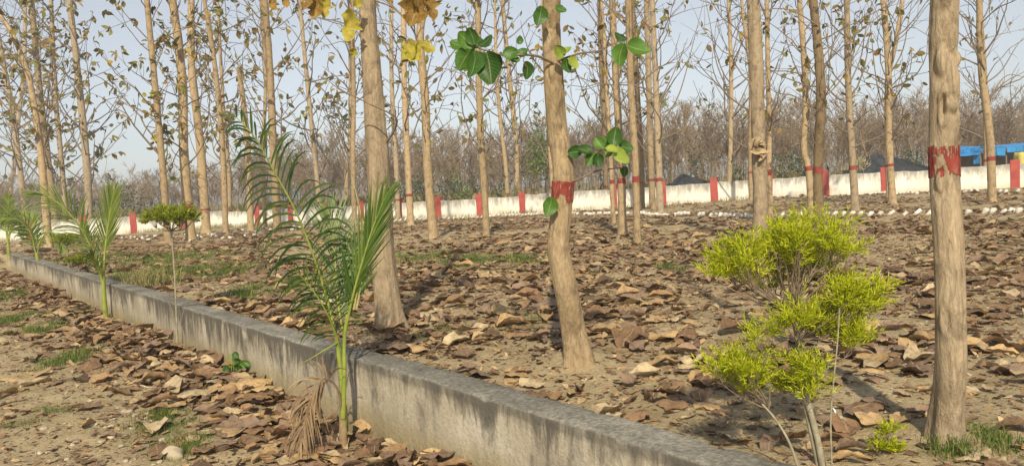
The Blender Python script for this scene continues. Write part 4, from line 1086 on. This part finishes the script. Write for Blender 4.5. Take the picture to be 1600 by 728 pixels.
b = ground_at(62, 434); Y = b[1]
palm3 = empty('young_palm', b, 'drooping yellow-green palm near the far end of the low wall', 'palm')
stem(palm3, b, [(62,436),(60,415),(57,395)], Y, .05, .035)
frond(palm3, b, [(58,400),(64,375),(78,362),(92,372),(100,392)], Y, [0,-.1,-.2,-.3,-.4], .02, .006, 24, .5, .035, (.3,-.5,.8), .4, .2, False, M_PALM2, rng=rng)
frond(palm3, b, [(57,400),(48,365),(30,345),(12,342),(0,350)], Y, [0,-.1,-.3,-.4,-.5], .02, .006, 24, .5, .035, (.3,-.5,.8), .35, .2, False, M_PALM2, rng=rng)
frond(palm3, b, [(58,400),(50,360),(52,335)], Y, [0,.1,.2], .02, .006, 18, .45, .03, (0,-1,.1), .1, .2, False, M_PALM2, rng=rng)
b = ground_at(14, 402); Y = b[1]
palm4 = empty('young_palm', b, 'small bushy palm beyond the end of the low wall', 'palm')
stem(palm4, b, [(14,404),(13,385),(12,372)], Y, .05, .035)
for ln in ([(12,378),(20,345),(40,330),(58,345)], [(12,378),(5,345),(-15,335),(-30,345)], [(12,378),(12,340),(14,305)], [(12,378),(22,350),(30,345),(38,365)]):
    frond(palm4, b, ln, Y, [0,-.1,-.2,-.3][:len(ln)], .02, .006, 20, .55, .04, (.1,-.8,.5), .25, .2, False, M_PALM2, rng=rng)

# ------------------------------------------------------------------ shrubs
NEEDLE = (np.array([[-.5,0,0],[.5,0,0],[.42,.6,.06],[-.42,.6,.06],[0,1,0.0]]), np.array([[0,1,2,3]]), np.array([[3,2,4]]))
def sprig(mb, p, d, L, rng, nl=14, ll=.022, lw=.0045):
    d = d/np.linalg.norm(d); ref = rng.normal(0, 1, 3); a = np.cross(d, ref); a /= np.linalg.norm(a); c = np.cross(d, a)
    for k in range(nl):
        t = (k+rng.random())/nl; ph = k*2.4
        o = math.cos(ph)*a + math.sin(ph)*c; ax = d*(.75+.5*t) + o*.7; ax /= np.linalg.norm(ax)
        x = np.cross(ax, rng.normal(0, 1, 3)); x /= np.linalg.norm(x); l = ll*rng.uniform(.8,1.3)
        q = p + d*L*t
        V = np.stack([q-x*lw*.5, q+x*lw*.5, q+ax*l*.6+x*lw*.45, q+ax*l*.6-x*lw*.45, q+ax*l])
        mb.add(V[:4], [[0,1,2,3]]); mb.add(V[[3,2,4]], [[0,1,2]])
def clumpy(root, b, clumps, Y, mat, rng, stems_from, per=110, ll=.022, lw=.0045, sl=.06, twig_r=.004, name='foliage', lift=.6, nsub=0):
    mt = MB(); mf = MB()
    sub = []
    for (px, py, rx, ry, dy) in clumps:
        for k in range(nsub): sub.append((px+rng.normal(0, rx*.42), py+rng.normal(0, ry*.7), rx*rng.uniform(.2,.46), ry*rng.uniform(.3,.75), dy+rng.normal(0, rx*.4)*Y/F_PX))
    for (px, py, rx, ry, dy) in (sub or clumps):
        c = at(px, py, Y+dy)-b; s = Y/F_PX; R = np.array([rx*s, rx*s*.8, ry*s])
        j = np.array(stems_from(px, py)); 
        hub = c - np.array([0, 0, ry*s*1.1]); hub = lerp(hub, j, .15)
        tube(mt, catmull(np.array([j, lerp(j, hub, .5)+rng.normal(0,.012,3), hub]), 7), np.linspace(twig_r*1.6, twig_r, 7), 5, cap=False)
        hubs = []
        for k in range(6 if sub else 14):
            d = rng.normal(0, 1, 3); d[2] = abs(d[2])*.6+.1; d /= np.linalg.norm(d); e = c + d*R*.75
            tube(mt, catmull(np.array([hub, lerp(hub, e, .5)+rng.normal(0,.01,3), e]), 5), np.linspace(twig_r*.6, twig_r*.25, 5), 4, cap=False)
        for k in range(per):
            d = rng.normal(0, 1, 3); d /= np.linalg.norm(d)
            if d[2] < -.35: d[2] *= -.4
            p = c + d*R*rng.uniform(.45, 1)*(1+.25*vnoise(d[0]*2.2+px, d[1]*2.2, d[2]*2.2))
            sprig(mf, p, d*[1,1,.6] + np.array([0,0,lift]) + rng.normal(0,.25,3), sl*rng.uniform(.6,1.3), rng, 12, ll, lw)
    mt.build('twigs', M_TWIG, root)['kind'] = 'stuff'; o = mf.build(name, mat, root); o['kind'] = 'stuff'
b = ground_at(1290, 727); Y = b[1]
shrub = empty('golden_shrub', b, 'bright lime-gold feathery shrub with bare twiggy stems just behind the low wall', 'shrub')
rng = np.random.default_rng(31)
M_SHSTEM = mat_plain('grey_shrub_stem', (0.20,0.18,0.12), (0.38,0.34,0.24), 25, bump=.4)
stem(shrub, b, [(1290,733),(1276,680),(1260,620),(1250,560),(1242,510),(1225,470)], Y, .016, .009, M_SHSTEM, 'stem', rings=False)
stem(shrub, b, [(1284,730),(1266,670),(1254,610),(1246,540),(1262,490)], Y, .012, .007, M_SHSTEM, 'stem', rings=False, dys=[.02]*5)
stem(shrub, b, [(1255,735),(1235,695),(1212,655),(1190,630)], Y, .007, .004, M_SHSTEM, 'stem', rings=False, dys=[-.1,-.1,-.08,-.05])
stem(shrub, b, [(1300,733),(1298,660),(1302,600),(1308,540),(1312,480)], Y, .004, .003, M_SHSTEM, 'stem', rings=False, dys=[-.08]*5)
def sf(px, py):
    if py > 540 and px < 1200: return at(1200, 640, Y)-b
    if py > 540: return at(1252, 600, Y)-b
    if px > 1290 and py > 440: return at(1250, 530, Y)-b
    return at(1236, 490, Y)-b if py < 450 else at(1248, 540, Y)-b
clumpy(shrub, b, [(1140,424,34,20,.0),(1175,412,40,28,-.05),(1205,392,36,26,.08),(1240,380,40,26,-.08),(1275,380,36,24,.05),(1310,386,38,24,-.03),(1222,420,42,28,.1),(1262,412,40,26,.15),
    (1245,510,38,26,-.1),(1280,505,40,28,-.05),(1310,490,34,24,.05),(1345,470,32,26,0),(1358,482,24,14,.08),(1322,462,30,22,-.06),(1145,584,32,22,-.05),(1172,570,32,26,0),(1160,600,28,14,.08),(1262,585,28,22,-.1),(1240,600,18,12,.05),(1325,530,22,12,0)],
    Y, M_LIME, rng, sf, 17, .024, .0042, .075, .0024, nsub=6, lift=.8)
b2 = ground_at(1378, 712)
sp = empty('golden_seedling', b2, 'tiny yellow-green seedling on the soil beside the golden shrub', 'plant')
clumpy(sp, b2, [(1372,702,16,8,0),(1388,676,14,10,0),(1396,700,10,6,0)], b2[1], M_LIME, rng, lambda a, c: np.zeros(3), 26, .02, .005, .04, .002)

def standard_shrub(base, crown, label, rx, ry, per, mat=M_TOPI, extra=()):
    b = ground_at(*base); Y = b[1]; s = Y/F_PX; rng = np.random.default_rng(int(base[0]))
    root = empty('clipped_shrub', b, label, 'shrub')
    stem(root, b, [base, (lerp(base[0], crown[0], .5)+1, lerp(base[1], crown[1], .5)), (crown[0], crown[1]+ry*1.1)], Y, .011, .008, M_SHSTEM, 'stem', rings=False)
    hub = at(crown[0], crown[1]+ry*1.2, Y)-b
    cl = []
    n = 12
    for k in range(n):
        a = k*2.4; r = math.sqrt((k+.5)/n); cl.append((crown[0]+rx*r*math.cos(a)*.85, crown[1]-ry*.25*(1-r)+ry*.15*math.sin(a*3)+ry*.2*r, rx*.30, ry*.55, rx*r*math.sin(a)*s*.85))
    clumpy(root, b, cl, Y, mat, rng, lambda px, py: hub, per, .042, .012, .09, .004, lift=.5)
    for ln in extra: stem(root, b, ln, Y, .004, .002, M_SHSTEM, 'stem', rings=False)
standard_shrub((277,546), (268,341), 'clipped round-headed green shrub on a thin bare stem by the low wall', 40, 17, 40, extra=([(274,540),(283,500),(292,468)],[(272,540),(270,490),(262,470)]))
standard_shrub((108,462), (104,376), 'small flat-topped olive shrub on a thin stem beside the low wall', 19, 6, 26, M_TOPI)
standard_shrub((124,455), (122,408), 'low pale green shrub by the low wall among the palms', 14, 6, 26, M_TOPI)

# green weed against the wall
b = ground_at(364, 596); Y = b[1]; rng = np.random.default_rng(9)
weed = empty('green_weed', b, 'small green leafy weed growing against the low wall', 'plant')
for k in range(3):
    stem(weed, b, [(364, 596), (362+k*3-3, 574), (360+k*6-6, 552)], Y, .004, .002, M_STALK, 'stem', 8, rings=False)
for k in range(22):
    x, y = 364+rng.normal(0, 7), 566+rng.normal(0, 10); hang_leaf(weed, b, (x, y), (x+rng.uniform(-9, 9), y+rng.uniform(-4, 8)), rng.uniform(11, 17), Y, M_LIMELEAF if rng.random()<.4 else M_GREENLEAF, rng.uniform(-.06, .04), rng.uniform(-.03,.03), rng)

# ------------------------------------------------------------------ fallen leaves
VAR = []
vr = np.random.default_rng(5)
for k in range(26):
    kind = k % 4
    curl = [vr.uniform(-.5,.6), vr.uniform(.7,1.5)*(1 if vr.random()<.7 else -1), vr.uniform(-.9,-.4), vr.uniform(1.0,1.9)][kind]
    VAR.append((dict(L=1, W=vr.uniform(.55,.8), curl=curl, bend=vr.uniform(-.22,.30), wrinkle=vr.uniform(.08,.20), seed=k*3.7, twist=vr.uniform(-.8,.8), jag=vr.uniform(.2,.45)), kind >= 1 and abs(curl) > .7))
HI = [leaf_grid(8, 5, **v[0]) for v in VAR]; LO = [leaf_grid(5, 3, **v[0]) for v in VAR]; VLO = [leaf_grid(3, 3, **v[0]) for v in VAR]
HIM = []
for V, F, uv in HI:
    V = (V - [0, 0, V[:, 2].min()])*[1, 1, .75]; mb = MB(); mb.add(V, F, uv); me = mb.mesh('fallen_leaf'); me.materials.append(M_DRY['tan']); HIM.append(me)
def minz(sh): return [((V-[0,0,V[:,2].min()])*[1,1,.72], F, uv) for V, F, uv in sh]
HI, LO, VLO = minz(HI), minz(LO), minz(VLO)

lr = np.random.default_rng(11)
cand = []
BARE = [(ground_at(915, 590), .55), (ground_at(1120, 470), .7), (ground_at(1180, 660), .5), (ground_at(820, 560), .7), (ground_at(1560, 640), .7), (ground_at(330, 455), 1.2), (ground_at(700, 470), .8)]
def sample(n, y0, y1):
    y = np.sqrt(lr.uniform(y0**2, y1**2, n)); x = y*lr.uniform(-.86, .86, n); return x, y
for (n, y0, y1) in ((6800, 2.4, 12), (22500, 12, 30), (14000, 30, 46)):
    x, y = sample(n, y0, y1); u, v = to_uv(x, y)
    dn = fbm(x*.45+3, y*.45, 6.0, 3)
    keep = np.zeros(n, bool)
    orch = v > WALL_T/2+.03
    p_or = np.clip(.72 + .75*dn, .10, 1)
    for c, rr in BARE: p_or = p_or*(1-.85*np.exp(-((x-c[0])**2+(y-c[1])**2)/rr**2))
    path = (v < -WALL_T/2-.03)
    p_pa = np.clip(1.1*np.exp(-np.maximum(-v-.45, 0)/.42) + .02 + .08*dn, .01, 1)
    pr = np.where(orch, p_or, np.where(path, p_pa, 0)); pr = np.where((u > WALL_U1) & (v < 3), .35, pr)
    keep = lr.random(n) < pr
    cand.append(np.stack([x, y, v], -1)[keep])
# the drift heaped against the wall foot
n = 1700; u = lr.uniform(WALL_U0+.2, WALL_U1, n); d = np.abs(lr.normal(0, .52, n)); x, y = from_uv(u, -WALL_T/2-.07-d); cand.append(np.stack([x, y, -WALL_T/2-.07-d], -1))
C = np.concatenate(cand)
n = len(C)
size = np.clip(lr.lognormal(-1.86, .44, n), .05, .33)
zz = H(C[:, 0], C[:, 1])
pile = np.where(C[:, 2] < 0, .10*np.exp(-((C[:, 2]+.15)/.5)**2), .02)
lift = lr.random(n)**1.5*pile + lr.random(n)**2*.025
pos = np.stack([C[:, 0], C[:, 1], zz+lift-.004], -1)
yaw = lr.uniform(0, 6.28, n); tx = lr.normal(0, .13, n); ty = lr.normal(0, .13, n); size = np.minimum(size, np.clip(.05*C[:, 1], .15, .33)); vi = lr.integers(0, len(VAR), n)
ppx, ppy, pd = project(pos)
vis = (ppx > 0) & (ppx < 1600) & (ppy > 0) & (ppy < 728)
score = np.where(vis, size*F_PX/pd, 0)
order = np.argsort(-score); single = np.zeros(n, bool); single[order[:300]] = True
names = {'tan': 'tan', 'sand': 'pale sandy', 'brown': 'dark brown', 'mauve': 'greyish mauve'}
mb = MB()
for k in range(n):
    Rm = rotz(yaw[k]) @ rotx(tx[k]) @ roty(ty[k])
    if single[k]:
        cname = ['tan','tan','sand','brown','mauve','brown','mauve'][lr.integers(7)]; curled = VAR[vi[k]][1]
        if C[k, 2] > 0: where = 'under the trees behind the low wall'
        elif C[k, 2] > -1.0: where = 'heaped at the foot of the low wall'
        else: where = 'on the open path'
        lab = 'large %s %s dry leaf %s' % ('curled' if curled else 'flat', names[cname], where)
        o = tag(link('fallen_leaf', HIM[vi[k]]), lab, 'leaf', lab.replace('large ', '').replace('leaf', 'leaves'))
        o.material_slots[0].link = 'OBJECT'; o.material_slots[0].material = M_DRY[cname]
        o.location = pos[k]; o.rotation_euler = Matrix(Rm).to_euler(); s = float(size[k]); o.scale = (s, s, s)
    else:
        V, F, uv = (HI if pd[k] < 8 else LO if pd[k] < 18 else VLO)[vi[k]]
        mb.add((V*size[k]) @ Rm.T + pos[k], F, uv)
o = mb.build('leaf_litter', M_LITTER); tag(o, 'carpet of dry brown fallen leaves covering the plantation floor', 'leaf litter', kind='stuff')
# torn pieces of leaf between the whole ones
n = 24000; y = lr.uniform(2.4**1.6, 17**1.6, n)**(1/1.6); x = y*lr.uniform(-.8, .8, n); u, v = to_uv(x, y)
dn = fbm(x*.6+9, y*.6, 2.0, 3); pr = np.where(v > WALL_T/2+.03, np.clip(.7+.8*dn, .12, 1), np.where(v < -WALL_T/2-.03, np.clip(.95*np.exp(-np.maximum(-v-.5, 0)/.7)+.06+.15*dn, .03, 1), 0))
for c, rr in BARE: pr = pr*np.where(v > 0, 1-.6*np.exp(-((x-c[0])**2+(y-c[1])**2)/rr**2), 1)
ok = lr.random(n) < pr; x, y = x[ok], y[ok]; z = H(x, y); mb = MB()
for k in range(len(x)):
    V, F, uv = VLO[lr.integers(len(VLO))]; sz = lr.uniform(.03, .11)
    Rm = rotz(lr.uniform(0, 6.28)) @ rotx(lr.normal(0, .22)) @ roty(lr.normal(0, .22))
    mb.add((V*[sz*lr.uniform(.6, 1.3), sz, sz*.8]) @ Rm.T + [x[k], y[k], z[k]+lr.random()*.012-.003], F, uv)
o = mb.build('leaf_fragments', M_LITTER); tag(o, 'torn curled pieces of dry leaf lying between the larger leaves', 'leaf litter', kind='stuff')
# crumbs and twiglets of broken leaf
n = 42000; y = lr.uniform(2.4**1.5, 16**1.5, n)**(1/1.5); x = y*lr.uniform(-.8, .8, n); u, v = to_uv(x, y); ok = (np.abs(v) > WALL_T/2+.02); x, y = x[ok], y[ok]; n = len(x)
z = H(x, y); s = lr.uniform(.006, .026, n); a = lr.uniform(0, 6.28, n); el = lr.uniform(.3, 1, n)
t1 = np.stack([np.cos(a), np.sin(a), lr.normal(0, .3, n)], -1)*s[:, None]; t2 = np.stack([-np.sin(a), np.cos(a), lr.normal(0, .3, n)], -1)*(s*el)[:, None]
c = np.stack([x, y, z+.008], -1)
j4 = lr.uniform(.1, 1.5, (4, n, 1)); V = np.stack([c-t1*j4[0]-t2*.6, c+t1*.8-t2*j4[1], c+t1*j4[2]+t2*.7, c-t1*.7+t2*j4[3]], 1).reshape(-1, 3)
mb = MB(); mb.add(V, np.arange(4*n).reshape(-1, 4)); o = mb.build('leaf_crumbs', M_CRUMB, None, False); tag(o, 'broken leaf crumbs strewn over the bare soil', 'debris', kind='stuff')

# ------------------------------------------------------------------ grass
def blades(mb, x, y, h, w, rng):
    n = len(x); z = H(x, y)-.01; a = rng.uniform(0, 6.28, n); ln = rng.uniform(.15, .8, n); b2 = rng.uniform(0, 6.28, n)
    d = np.stack([np.cos(b2)*ln, np.sin(b2)*ln], -1); s = np.stack([np.cos(a), np.sin(a), 0*a], -1)*w[:, None]*.5
    p0 = np.stack([x, y, z], -1); p1 = p0 + np.stack([d[:,0]*h*.35, d[:,1]*h*.35, h*.6], -1); p2 = p0 + np.stack([d[:,0]*h, d[:,1]*h, h*(1-.25*ln)], -1)
    V = np.stack([p0-s, p0+s, p1-s*.8, p1+s*.8, p2], 1).reshape(-1, 3); k = np.arange(n)[:, None]*5
    base = mb.n; mb.V.append(V); mb.F4.append(k+np.array([[0,1,3,2]])+base); mb.F3.append(k+np.array([[2,3,4]])+base); mb.n += len(V)
gr = np.random.default_rng(4); mb = MB()
for (a, b_, rx, ry, w) in GRASS_PX:
    c = ground_at(a, min(b_, 727)); sx = rx*c[1]/F_PX
    n = int(1700*w*min(4, sx/.2)); x = c[0]+gr.normal(0, sx*.55, n); y = c[1]+gr.normal(0, sx*.8, n)
    cl = vnoise(x*5, y*5, 2.0) > -.1; x, y = x[cl], y[cl]; uu, v = to_uv(x, y); ok = np.abs(v) > WALL_T/2+.02; x, y = x[ok], y[ok]; n = len(x)
    blades(mb, x, y, gr.uniform(.02, .075, n)*(1 if c[1] < 9 else 1.8), gr.uniform(.002, .005, n)*max(1, c[1]/6), gr)
o = mb.build('grass', M_GRASS); tag(o, 'thin short grass scattered over the soil', 'grass', kind='stuff')
mb = MB()
for k in range(2600):
    pass
i = gr.uniform(8, len(pts)-1.01, 9000); j = i.astype(int); PT = np.array(pts); p = PT[j]+(PT[j+1]-PT[j])*(i-j)[:, None]
off = .25+np.abs(gr.normal(0, 1.1, len(i))); x, y = p[:, 0]*(1-off/p[:, 1]), p[:, 1]-off
dens = np.where(x < -6, 1.0, .28)*(vnoise(x*.6, y*.6, 1) > -.35); ok = gr.random(len(x)) < dens; x, y = x[ok], y[ok]; n = len(x)
blades(mb, x, y, gr.uniform(.12, .42, n), gr.uniform(.015, .03, n), gr)
o = mb.build('verge_grass', M_DRYGRASS); tag(o, 'pale tufted grass along the foot of the boundary wall', 'grass', kind='stuff')
def tuft(px, py, n, spread, h, label, mat=M_GRASS):
    c = ground_at(px, py); root = empty('grass_tuft', c, label, 'grass'); m = MB()
    x, y = c[0]+gr.normal(0, spread, n), c[1]+gr.normal(0, spread, n); blades(m, x, y, gr.uniform(.4, 1, n)*h, gr.uniform(.003, .006, n)*max(1, c[1]/5), gr)
    for v_ in m.V: v_ -= c
    m.build('blades', mat, root)['kind'] = 'stuff'
tuft(1492, 706, 200, .05, .11, 'green grass tuft at the foot of the broad-banded trunk')
tuft(1555, 692, 160, .07, .09, 'small green grass tuft on open soil past the broad-banded trunk')
tuft(232, 446, 420, .22, .38, 'tall clump of green-yellow grass just behind the low wall', M_DRYGRASS)
tuft(255, 650, 260, .09, .10, 'green grass tuft among dry leaves on the path')
tuft(285, 690, 260, .10, .10, 'green grass tuft around the pale boulder on the path')
tuft(410, 612, 120, .05, .16, 'feathery green weed tuft at the foot of the low wall')

# ------------------------------------------------------------------ stones, sticks and litter
def stone(px, py, w, label, group=None, flat=.6, seed=0):
    c = ground_at(px, min(py, 727)); s = w*c[1]/F_PX/2; n = 16; m = 9
    th = np.linspace(0, 2*math.pi, n, endpoint=False)[None]; ph = np.linspace(0.001, math.pi-.001, m)[:, None]
    X, Y_, Z = np.sin(ph)*np.cos(th), np.sin(ph)*np.sin(th), np.cos(ph)+0*th
    k = 1+.28*fbm(X*1.3+seed, Y_*1.3, Z*1.3+seed, 2)
    V = np.stack([X*k*s, Y_*k*s*.8, Z*k*s*flat], -1).reshape(-1, 3)
    mb = MB(); mb.add(V, grid_faces(m, n, True)); o = mb.build('stone', M_STONE); tag(o, label, 'stone', group)
    o.location = (c[0], c[1], c[2]+s*flat*.2); o.rotation_euler = (0, 0, seed*1.3)
stone(271, 712, 40, 'largest pale rounded stone on the path', seed=2)
stone(242, 708, 18, 'small white stone beside the largest pale stone', seed=4)
L_S = 'small pale pebble scattered on the path'
for k in range(34): stone(RNG.uniform(60, 260), RNG.uniform(635, 727), RNG.uniform(5, 15), L_S, 'pebbles on the path', .45, k+5.5)
stone(1006, 454, 7, 'single white pebble among the leaves behind the low wall', seed=9)
def stick(line, r, label, name='fallen_stick', mat=M_TWIG, lift=.015):
    P = np.array([ground_at(*p) for p in line]); P[:, 2] += lift; c = P[0].copy(); P = catmull(P-c, 24)
    P = P + np.stack([.006*vnoise(np.arange(24)*.5, 3, k) for k in range(3)], -1)
    mb = MB(); tube(mb, P, np.linspace(r, r*.55, 24)*(1+.15*vnoise(np.arange(24)*.9, 1, 2)), 8); o = mb.build(name, mat); o.location = c; tag(o, label, 'stick' if name == 'fallen_stick' else 'log')
stick([(-20,642),(8,632),(24,628)], .022, 'thick pale stick lying on the bare path', mat=M_BARK, lift=.02)
stick([(168,622),(190,610),(215,604),(238,608)], .012, 'bleached forked stick lying in grass on the path', mat=M_STONE)
stick([(620,548),(648,540),(676,528)], .012, 'thin dry stick near the thick bandless tree')
stick([(95,386),(150,388),(215,386),(262,385)], .10, 'long grey fallen log beyond the low wall', 'fallen_log', M_BARKD, .06)
stick([(40,393),(110,392),(190,391)], .07, 'thinner fallen log lying beside the long grey log', 'fallen_log', M_BARKD, .05)
c = ground_at(1292, 652); tagp = MB(); V, F, uv = leaf_grid(6, 4, .07, .05, 1.0, .4, .1, seed=4); tagp.add(V+[0,0,.03], F); o = tagp.build('plastic_scrap', M_PAPER); o.location = (c[0], c[1], c[2]); o.rotation_euler = (.5, .3, .8)
tag(o, 'crumpled white plastic scrap on the soil beneath the golden shrub', 'litter')
c = ground_at(1312, 665); m2 = MB(); V, F, uv = leaf_grid(6, 4, .10, .07, -.8, .5, .15, seed=6); m2.add(V+[0,0,.03], F); o = m2.build('foil_scrap', M_STONE); o.location = (c[0], c[1], c[2]); o.rotation_euler = (.4, -.2, 2.0)
tag(o, 'creased grey wrapper lying beside the white scrap', 'litter')

# ------------------------------------------------------------------ thin haze in the air
hz = MB(); box(hz, (0, 65, 14.0), (420, 190, 34))
hm = bpy.data.materials.new('thin_haze'); hm.use_nodes = True; ht_ = hm.node_tree; ht_.nodes.clear()
hv_ = ht_.nodes.new('ShaderNodeVolumePrincipled'); ho = ht_.nodes.new('ShaderNodeOutputMaterial')
hv_.inputs['Color'].default_value = (0.92, 0.92, 0.93, 1); hv_.inputs['Density'].default_value = 0.0017; hv_.inputs['Anisotropy'].default_value = 0.1
ht_.links.new(hv_.outputs[0], ho.inputs['Volume'])
ho_ = hz.build('haze', hm, None, False); tag(ho_, 'thin pale haze hanging over the plantation and woodland', 'haze', kind='stuff')
